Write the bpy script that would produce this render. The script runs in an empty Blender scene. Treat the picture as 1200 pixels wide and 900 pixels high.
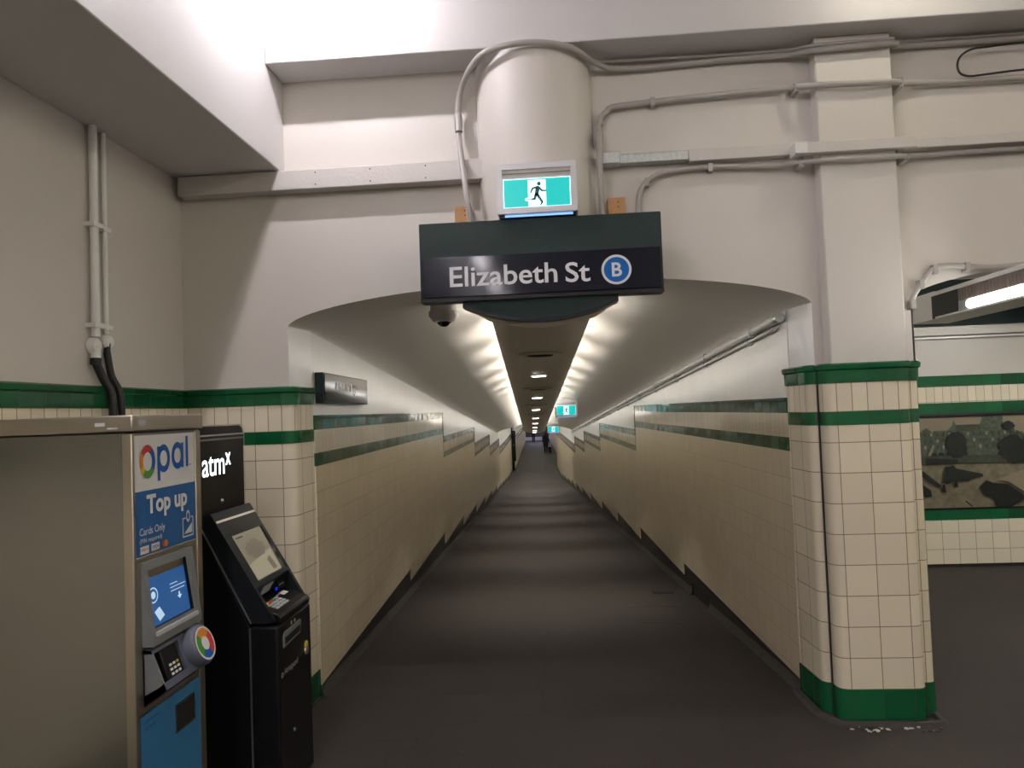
import bpy, bmesh, math, random
from mathutils import Vector, Matrix
random.seed(7)
scene = bpy.context.scene
COL = scene.collection

# ------------------------------------------------------------------ camera, world, exposure
cam_data = bpy.data.cameras.new('camera')
cam_data.sensor_width = 36.0
cam_data.lens = 36.0 * 880.0 / 1200.0
cam_data.clip_end = 300
camera = bpy.data.objects.new('camera', cam_data)
COL.objects.link(camera)
YAW, PITCH, ROLL = -0.0715, 0.0365, -0.037
fwd = Vector((math.sin(YAW) * math.cos(PITCH), math.cos(YAW) * math.cos(PITCH), math.sin(PITCH)))
rt = Vector((math.cos(YAW), -math.sin(YAW), 0))
up = rt.cross(fwd)
r2 = math.cos(ROLL) * rt + math.sin(ROLL) * up
u2 = -math.sin(ROLL) * rt + math.cos(ROLL) * up
camera.matrix_world = Matrix(((r2.x, u2.x, -fwd.x, 0), (r2.y, u2.y, -fwd.y, 0), (r2.z, u2.z, -fwd.z, 1.6), (0, 0, 0, 1)))
scene.camera = camera
world = bpy.data.worlds.new('world')
scene.world = world
world.use_nodes = True
world.node_tree.nodes['Background'].inputs[0].default_value = (0.9, 0.92, 1.0, 1)
world.node_tree.nodes['Background'].inputs[1].default_value = 0.0
scene.view_settings.view_transform = 'Standard'
scene.view_settings.look = 'None'
scene.view_settings.gamma = 1.0
scene.view_settings.use_curve_mapping = False
scene.view_settings.exposure = 0.25
# lamp strengths (the lamps themselves are built below)
L_LAMP = 680.0          # compact lamps just in front of the cross beam
L_LAMP_R = 140.0
L_HALL_LEFT = 200.0      # cool tubes along the left of the hall
L_HALL_BACK = 125.0
L_HALL_RIGHT = 62.0     # warmer, further row on the right
L_COVE = 15.5            # light strips on top of the tunnel duct
L_DOWN = 14.0           # small downlights in the duct
W_DOWN = 115.0           # watts of each downlight beam
L_FITTING = 14.0         # open sided fitting at the passage arch
L_PASSAGE_FILL = 260.0        # unseen tube added to brighten the side passage
L_FAR = 50.0  # unseen lights beyond the vault
C_COOL = (1.0, 0.94, 1.0)
C_WARM = (1.0, 0.93, 0.76)
C_COVE = (1.0, 0.98, 0.95)

# ------------------------------------------------------------------ materials
def new_mat(name):
    m = bpy.data.materials.new(name)
    m.use_nodes = True
    return m, m.node_tree, m.node_tree.nodes['Principled BSDF']

def N(nt, kind, **kw):
    n = nt.nodes.new(kind)
    for k, v in kw.items():
        setattr(n, k, v)
    return n

def math_n(nt, op, a, b=None, clamp=False):
    n = nt.nodes.new('ShaderNodeMath')
    n.operation = op
    n.use_clamp = clamp
    for i, v in enumerate((a, b)):
        if v is None:
            continue
        if isinstance(v, (int, float)):
            n.inputs[i].default_value = v
        else:
            nt.links.new(v, n.inputs[i])
    return n.outputs[0]

def mixc(nt, fac, a, b):
    n = nt.nodes.new('ShaderNodeMix')
    n.data_type = 'RGBA'
    if isinstance(fac, (int, float)):
        n.inputs[0].default_value = fac
    else:
        nt.links.new(fac, n.inputs[0])
    for i, v in ((6, a), (7, b)):
        if isinstance(v, tuple):
            n.inputs[i].default_value = (*v[:3], 1)
        else:
            nt.links.new(v, n.inputs[i])
    return n.outputs[2]

def plain(name, col, rough=0.5, metal=0.0, var=0.0, scale=8.0, bump=0.0, bscale=60.0, spec=0.5, coat=0.0):
    m, nt, p = new_mat(name)
    p.inputs['Base Color'].default_value = (*col, 1)
    p.inputs['Roughness'].default_value = rough
    p.inputs['Metallic'].default_value = metal
    p.inputs['Specular IOR Level'].default_value = spec
    p.inputs['Coat Weight'].default_value = coat
    tc = N(nt, 'ShaderNodeTexCoord')
    if var:
        nz = N(nt, 'ShaderNodeTexNoise')
        nz.inputs['Scale'].default_value = scale
        nz.inputs['Detail'].default_value = 5
        nt.links.new(tc.outputs['Object'], nz.inputs['Vector'])
        dark = tuple(c * (1 - var) for c in col)
        lite = tuple(min(1, c * (1 + var)) for c in col)
        nt.links.new(mixc(nt, nz.outputs['Fac'], dark, lite), p.inputs['Base Color'])
    if bump:
        nb = N(nt, 'ShaderNodeTexNoise')
        nb.inputs['Scale'].default_value = bscale
        nb.inputs['Detail'].default_value = 3
        nt.links.new(tc.outputs['Object'], nb.inputs['Vector'])
        b = N(nt, 'ShaderNodeBump')
        b.inputs['Strength'].default_value = bump
        b.inputs['Distance'].default_value = 0.01
        nt.links.new(nb.outputs['Fac'], b.inputs['Height'])
        nt.links.new(b.outputs['Normal'], p.inputs['Normal'])
    return m

def glow(name, col, strength, base=None):
    m, nt, p = new_mat(name)
    p.inputs['Base Color'].default_value = (*(base or col), 1)
    p.inputs['Emission Color'].default_value = (*col, 1)
    p.inputs['Emission Strength'].default_value = strength
    p.inputs['Roughness'].default_value = 0.3
    return m

def tile(name, col, grout, w, h, u0=0.0, v0=0.0, g=0.004, rough=0.12, var=0.06, tilt=0.02, alt=None):
    """glazed tile: UVs are metres; each tile has its own slight colour and tilt"""
    m, nt, p = new_mat(name)
    uv = N(nt, 'ShaderNodeUVMap')
    sep = N(nt, 'ShaderNodeSeparateXYZ')
    nt.links.new(uv.outputs[0], sep.inputs[0])
    masks, ids = [], []
    for out, size, off in ((sep.outputs[0], w, u0), (sep.outputs[1], h, v0)):
        s = math_n(nt, 'DIVIDE', math_n(nt, 'SUBTRACT', out, off), size)
        f = math_n(nt, 'FRACT', s)
        d = math_n(nt, 'MULTIPLY', math_n(nt, 'MINIMUM', f, math_n(nt, 'SUBTRACT', 1.0, f)), size)
        masks.append(math_n(nt, 'LESS_THAN', d, g / 2))
        ids.append(math_n(nt, 'FLOOR', s))
    mask = math_n(nt, 'MAXIMUM', masks[0], masks[1])
    comb = N(nt, 'ShaderNodeCombineXYZ')
    nt.links.new(ids[0], comb.inputs[0])
    nt.links.new(ids[1], comb.inputs[1])
    wn = N(nt, 'ShaderNodeTexWhiteNoise')
    nt.links.new(comb.outputs[0], wn.inputs['Vector'])
    dark = tuple(c * (1 - var) for c in col)
    lite = alt if alt else tuple(min(1, c * (1 + var)) for c in col)
    c1 = mixc(nt, wn.outputs['Value'], dark, lite)
    # large soft grime with its own shape
    tc = N(nt, 'ShaderNodeTexCoord')
    nz = N(nt, 'ShaderNodeTexNoise')
    nz.inputs['Scale'].default_value = 1.7
    nz.inputs['Detail'].default_value = 4
    nt.links.new(tc.outputs['Object'], nz.inputs['Vector'])
    c2 = mixc(nt, math_n(nt, 'MULTIPLY', nz.outputs['Fac'], 0.25), c1, tuple(c * 0.6 for c in col))
    nt.links.new(mixc(nt, mask, c2, grout), p.inputs['Base Color'])
    nt.links.new(math_n(nt, 'ADD', math_n(nt, 'MULTIPLY', mask, 0.6), rough), p.inputs['Roughness'])
    geo = N(nt, 'ShaderNodeNewGeometry')
    vs = N(nt, 'ShaderNodeVectorMath', operation='SUBTRACT')
    nt.links.new(wn.outputs['Color'], vs.inputs[0])
    vs.inputs[1].default_value = (0.5, 0.5, 0.5)
    sc = N(nt, 'ShaderNodeVectorMath', operation='SCALE')
    nt.links.new(vs.outputs[0], sc.inputs[0])
    sc.inputs['Scale'].default_value = tilt
    ad = N(nt, 'ShaderNodeVectorMath', operation='ADD')
    nt.links.new(geo.outputs['Normal'], ad.inputs[0])
    nt.links.new(sc.outputs[0], ad.inputs[1])
    nm = N(nt, 'ShaderNodeVectorMath', operation='NORMALIZE')
    nt.links.new(ad.outputs[0], nm.inputs[0])
    bp = N(nt, 'ShaderNodeBump')
    bp.inputs['Strength'].default_value = 0.4
    bp.inputs['Distance'].default_value = 0.003
    inv = math_n(nt, 'SUBTRACT', 1.0, mask)
    wob = N(nt, 'ShaderNodeTexNoise')
    wob.inputs['Scale'].default_value = 14
    nt.links.new(tc.outputs['Object'], wob.inputs['Vector'])
    nt.links.new(math_n(nt, 'ADD', inv, math_n(nt, 'MULTIPLY', wob.outputs['Fac'], 0.5)), bp.inputs['Height'])
    nt.links.new(nm.outputs[0], bp.inputs['Normal'])
    nt.links.new(bp.outputs['Normal'], p.inputs['Normal'])
    return m

def floor_mat():
    m, nt, p = new_mat('worn_asphalt')
    tc = N(nt, 'ShaderNodeTexCoord')
    n1 = N(nt, 'ShaderNodeTexNoise')
    n1.inputs['Scale'].default_value = 0.9
    n1.inputs['Detail'].default_value = 6
    nt.links.new(tc.outputs['Object'], n1.inputs['Vector'])
    n2 = N(nt, 'ShaderNodeTexNoise')
    n2.inputs['Scale'].default_value = 90
    n2.inputs['Detail'].default_value = 3
    nt.links.new(tc.outputs['Object'], n2.inputs['Vector'])
    c = mixc(nt, n1.outputs['Fac'], (0.030, 0.026, 0.023), (0.062, 0.053, 0.047))
    c = mixc(nt, math_n(nt, 'MULTIPLY', n2.outputs['Fac'], 0.5), c, (0.038, 0.033, 0.030))
    vo = N(nt, 'ShaderNodeTexVoronoi')
    vo.inputs['Scale'].default_value = 0.55
    vo.feature = 'DISTANCE_TO_EDGE'
    dn = N(nt, 'ShaderNodeTexNoise')
    dn.inputs['Scale'].default_value = 2.5
    nt.links.new(tc.outputs['Object'], dn.inputs['Vector'])
    mx = N(nt, 'ShaderNodeMix', data_type='VECTOR')
    mx.inputs[0].default_value = 0.25
    nt.links.new(tc.outputs['Object'], mx.inputs[4])
    nt.links.new(dn.outputs['Color'], mx.inputs[5])
    nt.links.new(mx.outputs[1], vo.inputs['Vector'])
    crack = math_n(nt, 'LESS_THAN', vo.outputs['Distance'], 0.0035)
    c = mixc(nt, math_n(nt, 'MULTIPLY', crack, 0.22), c, (0.018, 0.015, 0.014))
    sp = N(nt, 'ShaderNodeTexVoronoi')
    sp.inputs['Scale'].default_value = 3.5
    nt.links.new(tc.outputs['Object'], sp.inputs['Vector'])
    spot = math_n(nt, 'LESS_THAN', sp.outputs['Distance'], 0.035)
    c = mixc(nt, math_n(nt, 'MULTIPLY', spot, 0.35), c, (0.08, 0.075, 0.07))
    nt.links.new(c, p.inputs['Base Color'])
    p.inputs['Roughness'].default_value = 0.72
    p.inputs['Specular IOR Level'].default_value = 0.18
    b = N(nt, 'ShaderNodeBump')
    b.inputs['Strength'].default_value = 0.25
    b.inputs['Distance'].default_value = 0.004
    nt.links.new(n2.outputs['Fac'], b.inputs['Height'])
    nt.links.new(b.outputs['Normal'], p.inputs['Normal'])
    return m

def brushed(name, col, rough=0.3):
    m, nt, p = new_mat(name)
    tc = N(nt, 'ShaderNodeTexCoord')
    mp = N(nt, 'ShaderNodeMapping')
    mp.inputs['Scale'].default_value = (2, 2, 220)
    nt.links.new(tc.outputs['Object'], mp.inputs['Vector'])
    nz = N(nt, 'ShaderNodeTexNoise')
    nz.inputs['Scale'].default_value = 3
    nz.inputs['Detail'].default_value = 4
    nt.links.new(mp.outputs[0], nz.inputs['Vector'])
    nt.links.new(mixc(nt, nz.outputs['Fac'], tuple(c * .9 for c in col), tuple(c * 1.08 for c in col)), p.inputs['Base Color'])
    nt.links.new(math_n(nt, 'ADD', math_n(nt, 'MULTIPLY', nz.outputs['Fac'], 0.12), rough - .06), p.inputs['Roughness'])
    p.inputs['Metallic'].default_value = 1.0
    return m

CREAM, GROUT = (0.83, 0.75, 0.59), (0.24, 0.19, 0.13)
GREEN, GREEN2 = (0.004, 0.075, 0.026), (0.010, 0.125, 0.045)
M = {}
M['paint'] = plain('cream_grey_paint', (0.62, 0.585, 0.54), 0.48, var=0.035, scale=2.2, bump=0.07, bscale=18)
M['paint_dirty'] = plain('gloss_white_paint', (0.78, 0.78, 0.77), 0.3, var=0.07, scale=3.5, bump=0.15, bscale=14)
M['paint_vault'] = plain('vault_paint', (0.74, 0.70, 0.64), 0.42, var=0.04, scale=1.5, bump=0.08, bscale=10)
M['paint_smooth'] = plain('smooth_plaster_paint', (0.60, 0.58, 0.575), 0.45, var=0.02, scale=3)
M['tile'] = tile('cream_tile', CREAM, GROUT, 0.15, 0.1523, u0=0.0, v0=0.165)
M['tile_narrow'] = tile('cream_course_tile', CREAM, GROUT, 0.075, 0.145, u0=0.0, v0=1.538)
M['tile_green'] = tile('green_tile', GREEN, (0.01, 0.04, 0.02), 0.15, 5.0, u0=0.0, v0=-2.0, alt=GREEN2, tilt=0.03, rough=0.1)
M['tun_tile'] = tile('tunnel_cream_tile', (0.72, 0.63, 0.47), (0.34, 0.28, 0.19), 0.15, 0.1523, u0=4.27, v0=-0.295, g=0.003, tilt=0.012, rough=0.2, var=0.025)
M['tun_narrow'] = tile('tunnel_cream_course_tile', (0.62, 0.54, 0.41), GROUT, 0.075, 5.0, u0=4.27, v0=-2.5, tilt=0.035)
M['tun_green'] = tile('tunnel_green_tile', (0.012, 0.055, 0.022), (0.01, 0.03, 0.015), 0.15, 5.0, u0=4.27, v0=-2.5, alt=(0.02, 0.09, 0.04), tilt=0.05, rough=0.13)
M['tun_green'].node_tree.nodes['Principled BSDF'].inputs['Specular IOR Level'].default_value = 0.13
M['skirt'] = plain('dark_render_skirting', (0.014, 0.013, 0.012), 0.6, var=0.4, scale=7, bump=0.6, bscale=40)
M['mortar'] = plain('grey_mortar_fillet', (0.045, 0.041, 0.037), 0.8, var=0.3, scale=12, bump=0.6, bscale=60)
M['floor'] = floor_mat()
M['duct'] = plain('duct_paint', (0.74, 0.68, 0.58), 0.42, var=0.03, scale=2)
M['pipe'] = plain('painted_conduit', (0.37, 0.345, 0.32), 0.4, var=0.06, scale=20)
M['pipe_white'] = plain('white_conduit', (0.82, 0.81, 0.79), 0.4, var=0.05, scale=20)
M['trunk'] = plain('painted_trunking', (0.58, 0.55, 0.52), 0.45, var=0.04, scale=8, bump=0.15)
M['galv'] = plain('galvanised_steel', (0.55, 0.58, 0.58), 0.35, metal=0.9, var=0.35, scale=60)
M['tan'] = plain('tan_wood_block', (0.48, 0.26, 0.11), 0.6, var=0.15, scale=30)
M['black'] = plain('black_plastic', (0.006, 0.006, 0.007), 0.35, spec=0.25)
M['black_gloss'] = plain('black_gloss', (0.008, 0.010, 0.013), 0.45, spec=0.25)
M['black_matt'] = plain('black_matt', (0.006, 0.006, 0.006), 0.7)
M['cable'] = plain('black_cable', (0.012, 0.012, 0.012), 0.5)
M['steel'] = brushed('brushed_stainless', (0.47, 0.43, 0.37), 0.38)
M['steel_dark'] = brushed('stainless_side', (0.30, 0.295, 0.29), 0.32)
M['grey_plastic'] = plain('grey_moulding', (0.17, 0.18, 0.185), 0.45, var=0.04)
M['grey_light'] = plain('light_grey_plastic', (0.42, 0.43, 0.44), 0.4)
M['blue_grey'] = plain('slate_plastic', (0.085, 0.095, 0.13), 0.45)
M['blue'] = plain('blue_vinyl', (0.012, 0.10, 0.30), 0.4)
M['blue_low'] = plain('blue_lower_panel', (0.035, 0.17, 0.36), 0.4, var=0.1, scale=5)
M['white'] = plain('white_vinyl', (0.68, 0.67, 0.66), 0.4)
M['logo_blue'] = plain('logo_blue', (0.005, 0.09, 0.38), 0.4)
M['red'] = plain('red_print', (0.5, 0.03, 0.03), 0.4)
M['orange'] = plain('orange_print', (0.62, 0.22, 0.03), 0.4)
M['yellow'] = plain('yellow_print', (0.60, 0.42, 0.04), 0.4)
M['leaf'] = plain('green_print', (0.06, 0.25, 0.04), 0.4)
M['sign_green'] = plain('textured_dark_green', (0.011, 0.027, 0.026), 0.36, spec=0.3, var=0.25, scale=260, bump=0.55, bscale=300)
M['sign_black'] = plain('navy_black_sign_face', (0.007, 0.008, 0.016), 0.09, spec=0.22)
M['sign_white'] = plain('sign_white_lettering', (0.72, 0.72, 0.76), 0.35)
M['sign_blue'] = plain('sign_blue_disc', (0.003, 0.11, 0.40), 0.35, spec=0.2)
M['alu'] = plain('anodised_frame', (0.60, 0.60, 0.62), 0.35, metal=0.3)
M['exit_back'] = plain('exit_backing', (0.50, 0.47, 0.45), 0.4, var=0.12, scale=40)
M['chrome'] = plain('chrome', (0.8, 0.8, 0.8), 0.12, metal=1.0)
M['silver'] = plain('silver_trim', (0.55, 0.54, 0.52), 0.3, metal=0.9)
M['wall_sign_face'] = plain('worn_black_sign_face', (0.006, 0.006, 0.006), 0.12, spec=0.05)
M['glass_dark'] = plain('smoked_dome', (0.01, 0.01, 0.01), 0.05)
M['cam_white'] = plain('camera_housing', (0.40, 0.38, 0.36), 0.4)
M['skin'] = plain('skin', (0.35, 0.2, 0.14), 0.5)
M['navy'] = plain('navy_cloth', (0.008, 0.010, 0.022), 0.8)
M['dark_cloth'] = plain('black_cloth', (0.008, 0.008, 0.010), 0.8)
M['hair'] = plain('dark_hair', (0.01, 0.008, 0.007), 0.5)
M['dark_wall'] = plain('dark_brown_panel', (0.045, 0.035, 0.035), 0.5)
M['lilac'] = plain('pale_end_panel', (0.40, 0.39, 0.46), 0.5)
M['dkgreen'] = plain('dark_green_paint', (0.003, 0.012, 0.011), 0.6, spec=0.15)
M['louvre'] = plain('perforated_louvre', (0.16, 0.13, 0.11), 0.5, var=0.3, scale=120)
M['exit_green'] = glow('exit_green_lit', (0.0, 0.40, 0.40), 1.0, (0.0, 0.2, 0.16))
M['exit_white'] = glow('exit_white_lit', (0.62, 0.95, 1.0), 1.05)
M['exit_ink'] = plain('exit_pictogram_ink', (0.0, 0.09, 0.10), 0.4)
M['exit_slot'] = glow('exit_underlight', (0.25, 0.5, 1.0), 0.8)
M['tube_left'] = glow('tube_cool', C_COOL, L_HALL_LEFT)
M['tube_right'] = glow('tube_warm', C_WARM, L_HALL_RIGHT)
M['tube_back'] = glow('tube_warm_back', C_WARM, L_HALL_BACK)
M['lamp_front'] = glow('front_lamp_cool', C_COOL, L_LAMP)
M['lamp_front_warm'] = glow('front_lamp_warm', C_WARM, L_LAMP_R)
M['tube_cove'] = glow('cove_strip', C_COVE, L_COVE)
M['tube_down'] = glow('downlight_lens', (1.0, 0.95, 0.86), L_DOWN)
M['tube_pass_fill'] = glow('passage_fill_tube', (1.0, 0.98, 0.92), L_PASSAGE_FILL)
M['tube_fit'] = glow('fitting_tube', (1.0, 0.98, 0.93), L_FITTING)
M['tube_far_fill'] = glow('far_fill_tube', (1.0, 0.95, 0.85), L_FAR)
M['tube_end'] = glow('far_end_tube', (0.75, 0.75, 1.0), L_FAR * 3)
M['atm_led'] = glow('lit_lettering', (0.85, 0.93, 1.0), 2.2)
M['tvm_screen'] = glow('blue_screen', (0.015, 0.07, 0.20), 0.9, (0.01, 0.03, 0.08))
M['tvm_screen_dark'] = glow('screen_header', (0.03, 0.05, 0.06), 0.6, (0.01, 0.01, 0.01))
M['screen_ink'] = glow('screen_pale_marks', (0.35, 0.48, 0.62), 0.8)
M['atm_screen'] = glow('cash_machine_screen', (0.22, 0.19, 0.12), 0.55, (0.04, 0.04, 0.04))
M['atm_screen2'] = glow('cash_machine_screen_lower', (0.26, 0.23, 0.15), 0.8, (0.04, 0.04, 0.04))
M['atm_screen3'] = glow('cash_machine_screen_shape', (0.14, 0.11, 0.07), 0.6, (0.04, 0.04, 0.04))
M['blue_led'] = glow('blue_indicator', (0.0, 0.02, 0.6), 1.2)
M['photo_sky'] = plain('print_sky', (0.23, 0.19, 0.135), 0.35)
M['photo_mid'] = plain('print_mid', (0.045, 0.05, 0.035), 0.35, var=0.8, scale=26)
M['photo_build'] = plain('print_buildings', (0.065, 0.085, 0.06), 0.35, var=0.9, scale=34)
M['photo_ground'] = plain('print_ground', (0.16, 0.14, 0.092), 0.35, var=0.7, scale=16)
M['photo_dark'] = plain('print_dark', (0.010, 0.013, 0.011), 0.35, var=0.9, scale=18)

# ------------------------------------------------------------------ mesh builder
class MB:
    def __init__(self):
        self.v, self.f, self.m, self.uv, self.sm = [], [], [], [], []
        self.mats = []

    def mi(self, mat):
        if mat not in self.mats:
            self.mats.append(mat)
        return self.mats.index(mat)

    def face(self, pts, mat, uv=None, smooth=False, dv=0.0):
        pts = [Vector(p) for p in pts]
        i0 = len(self.v)
        self.v += [p[:] for p in pts]
        self.f.append(list(range(i0, i0 + len(pts))))
        self.m.append(self.mi(mat))
        self.sm.append(smooth)
        if uv is None:
            n = Vector((0, 0, 0))
            for k in range(len(pts)):
                a, b = pts[k], pts[(k + 1) % len(pts)]
                n += a.cross(b)
            ax = max(range(3), key=lambda k: abs(n[k]))
            uv = [((p.y, p.z + dv) if ax == 0 else (p.x, p.z + dv) if ax == 1 else (p.x, p.y)) for p in pts]
        self.uv.append(uv)

    def hexa(self, c, mat, dv=0.0):
        """c: 8 corners, bottom 4 ccw (from above) then top 4"""
        for idx in ((3, 2, 1, 0), (4, 5, 6, 7), (0, 1, 5, 4), (1, 2, 6, 5), (2, 3, 7, 6), (3, 0, 4, 7)):
            self.face([c[i] for i in idx], mat, dv=dv)

    def box(self, x0, x1, y0, y1, z0, z1, mat, dv=0.0):
        self.hexa([(x0, y0, z0), (x1, y0, z0), (x1, y1, z0), (x0, y1, z0), (x0, y0, z1), (x1, y0, z1), (x1, y1, z1), (x0, y1, z1)], mat, dv)
        return self

    def prism(self, prof, axis, a0, a1, mat, smooth=False, caps=True):
        """prof: 2D outline; axis 'x': (y,z), 'y': (x,z), 'z': (x,y)"""
        def P(p, a):
            return {'x': (a, p[0], p[1]), 'y': (p[0], a, p[1]), 'z': (p[0], p[1], a)}[axis]
        n = len(prof)
        area = sum(prof[i][0] * prof[(i + 1) % n][1] - prof[(i + 1) % n][0] * prof[i][1] for i in range(n))
        pr = prof if (area > 0) != (axis == 'y') else prof[::-1]
        for i in range(n):
            p, q = pr[i], pr[(i + 1) % n]
            self.face([P(p, a0), P(q, a0), P(q, a1), P(p, a1)], mat, smooth=smooth)
        if caps:
            self.face([P(p, a1) for p in pr], mat)
            self.face([P(p, a0) for p in reversed(pr)], mat)
        return self

    def tube(self, path, r, mat, seg=10, caps=True):
        path = [Vector(p) for p in path]
        rings = []
        T0 = (path[1] - path[0]).normalized()
        ref = Vector((0, 0, 1)) if abs(T0.z) < 0.9 else Vector((1, 0, 0))
        nrm = T0.cross(ref).normalized()
        for i, p in enumerate(path):
            if i == 0:
                T = T0
            elif i == len(path) - 1:
                T = (path[i] - path[i - 1]).normalized()
            else:
                T = ((path[i + 1] - p).normalized() + (p - path[i - 1]).normalized()).normalized()
            nrm = (nrm - T * nrm.dot(T)).normalized()
            bn = T.cross(nrm)
            rr = r[i] if isinstance(r, (list, tuple)) else r
            rings.append([p + (nrm * math.cos(2 * math.pi * k / seg) + bn * math.sin(2 * math.pi * k / seg)) * rr for k in range(seg)])
        for a, b in zip(rings, rings[1:]):
            for k in range(seg):
                self.face([a[k], a[(k + 1) % seg], b[(k + 1) % seg], b[k]], mat, smooth=True)
        if caps:
            self.face(list(reversed(rings[0])), mat)
            self.face(rings[-1], mat)
        return self

    def lathe(self, prof, c, mat, axis='z', seg=24, a0=0.0, a1=2 * math.pi):
        """prof: (radius, height) list; outward surface around an axis through c"""
        c = Vector(c)
        def P(r, h, t):
            a, b = r * math.cos(t), r * math.sin(t)
            return c + (Vector((a, b, h)) if axis == 'z' else Vector((a, h, b)) if axis == 'y' else Vector((h, a, b)))
        full = abs(a1 - a0 - 2 * math.pi) < 1e-6
        ts = [a0 + (a1 - a0) * k / seg for k in range(seg + 1)]
        for (ra, ha), (rb, hb) in zip(prof, prof[1:]):
            for k in range(seg):
                q = [P(ra, ha, ts[k]), P(ra, ha, ts[k + 1]), P(rb, hb, ts[k + 1]), P(rb, hb, ts[k])]
                if ra < 1e-6:
                    q = [q[0], q[2], q[3]]
                elif rb < 1e-6:
                    q = q[:3]
                self.face(q, mat, smooth=True)
        return self

    def disc(self, c, n, r, mat, seg=28, r_in=0.0, a0=0.0, a1=2 * math.pi, right=None, ry=None):
        c, n = Vector(c), Vector(n).normalized()
        right = Vector(right).normalized() if right else n.cross(Vector((0, 0, 1))).normalized() * -1
        upv = n.cross(right)
        ry = ry or r
        def P(k, t):
            return c + right * (r * k * math.cos(t)) + upv * (ry * k * math.sin(t))
        ts = [a0 + (a1 - a0) * k / seg for k in range(seg + 1)]
        ki = r_in / r
        if ki == 0 and abs(a1 - a0 - 2 * math.pi) < 1e-6:
            self.face([P(1, t) for t in ts[:-1]], mat)
        else:
            for k in range(seg):
                if ki == 0:
                    self.face([c, P(1, ts[k]), P(1, ts[k + 1])], mat)
                else:
                    self.face([P(ki, ts[k]), P(1, ts[k]), P(1, ts[k + 1]), P(ki, ts[k + 1])], mat)
        return self

    def build(self, name, parent=None, bevel=0.0, weld=True, seg=2):
        me = bpy.data.meshes.new(name)
        me.from_pydata(self.v, [], self.f)
        for k in self.mats:
            me.materials.append(M[k])
        uvl = me.uv_layers.new(name='UVMap')
        li = 0
        for fi, uvs in enumerate(self.uv):
            for w in uvs:
                uvl.data[li].uv = w
                li += 1
        for p, mi_, s in zip(me.polygons, self.m, self.sm):
            p.material_index = mi_
            p.use_smooth = s
        if weld:
            bm = bmesh.new()
            bm.from_mesh(me)
            bmesh.ops.remove_doubles(bm, verts=bm.verts, dist=1e-5)
            bmesh.ops.recalc_face_normals(bm, faces=bm.faces)
            bm.to_mesh(me)
            bm.free()
        me.set_sharp_from_angle(angle=math.radians(38))
        me.update()
        o = bpy.data.objects.new(name, me)
        COL.objects.link(o)
        if bevel:
            b = o.modifiers.new('bevel', 'BEVEL')
            b.width = bevel
            b.segments = seg
            b.limit_method = 'ANGLE'
        if parent:
            attach(o, parent)
        return o

def attach(o, parent):
    o.parent = parent
    # an Empty carries a location; mesh parents sit at the world origin
    o.matrix_parent_inverse = Matrix.Translation(-parent.location) if parent.type == 'EMPTY' else Matrix.Identity(4)

def thing(name, loc, label, cat, group=None):
    o = bpy.data.objects.new(name, None)
    o.empty_display_size = 0.1
    COL.objects.link(o)
    o.location = loc
    return tag(o, label, cat, group)

def tag(o, label, cat, group=None):
    o['label'] = label
    o['category'] = cat
    if group:
        o['group'] = group
    return o

def struct(o):
    o['kind'] = 'structure'
    return o

def smooth_path(pts, n=6):
    pts = [Vector(p) for p in pts]
    ext = [pts[0] * 2 - pts[1]] + pts + [pts[-1] * 2 - pts[-2]]
    out = []
    for i in range(1, len(ext) - 2):
        p0, p1, p2, p3 = ext[i - 1:i + 3]
        for k in range(n):
            t = k / n
            out.append(0.5 * ((2 * p1) + (p2 - p0) * t + (2 * p0 - 5 * p1 + 4 * p2 - p3) * t * t + (3 * p1 - p0 - 3 * p2 + p3) * t ** 3))
    out.append(pts[-1])
    return out

def text_mesh(s, bold=0.0, shear=0.0):
    cu = bpy.data.curves.new('lettering', 'FONT')
    cu.body = s
    cu.offset = bold
    cu.shear = shear
    cu.resolution_u = 4
    ob = bpy.data.objects.new('lettering', cu)
    COL.objects.link(ob)
    bpy.context.view_layer.update()
    me = bpy.data.meshes.new_from_object(ob.evaluated_get(bpy.context.evaluated_depsgraph_get()))
    vs = [v.co[:] for v in me.vertices]
    fs = [list(p.vertices) for p in me.polygons]
    bpy.data.objects.remove(ob)
    bpy.data.curves.remove(cu)
    bpy.data.meshes.remove(me)
    return vs, fs

def text(mb, s, org, right, upv, w, h, mat, bold=0.0, lift=0.0, shear=0.0):
    """flat lettering fitted to w x h, lower-left corner at org"""
    vs, fs = text_mesh(s, bold, shear)
    x0, x1 = min(v[0] for v in vs), max(v[0] for v in vs)
    y0, y1 = min(v[1] for v in vs), max(v[1] for v in vs)
    org, right, upv = Vector(org), Vector(right).normalized(), Vector(upv).normalized()
    n = right.cross(upv)
    pts = [org + right * ((v[0] - x0) / (x1 - x0) * w) + upv * ((v[1] - y0) / (y1 - y0) * h) + n * lift for v in vs]
    for f in fs:
        mb.face([pts[i] for i in f], mat)

def capsule2d(mb, O, right, upv, a, b, r, mat, seg=8, r2=None):
    O, right, upv = Vector(O), Vector(right), Vector(upv)
    r2 = r if r2 is None else r2
    d = math.atan2(b[1] - a[1], b[0] - a[0])
    pts = []
    for k in range(seg + 1):
        t = d + math.pi / 2 + math.pi * k / seg
        pts.append((a[0] + r * math.cos(t), a[1] + r * math.sin(t)))
    for k in range(seg + 1):
        t = d - math.pi / 2 + math.pi * k / seg
        pts.append((b[0] + r2 * math.cos(t), b[1] + r2 * math.sin(t)))
    mb.face([O + right * p[0] + upv * p[1] for p in pts], mat)

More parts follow.
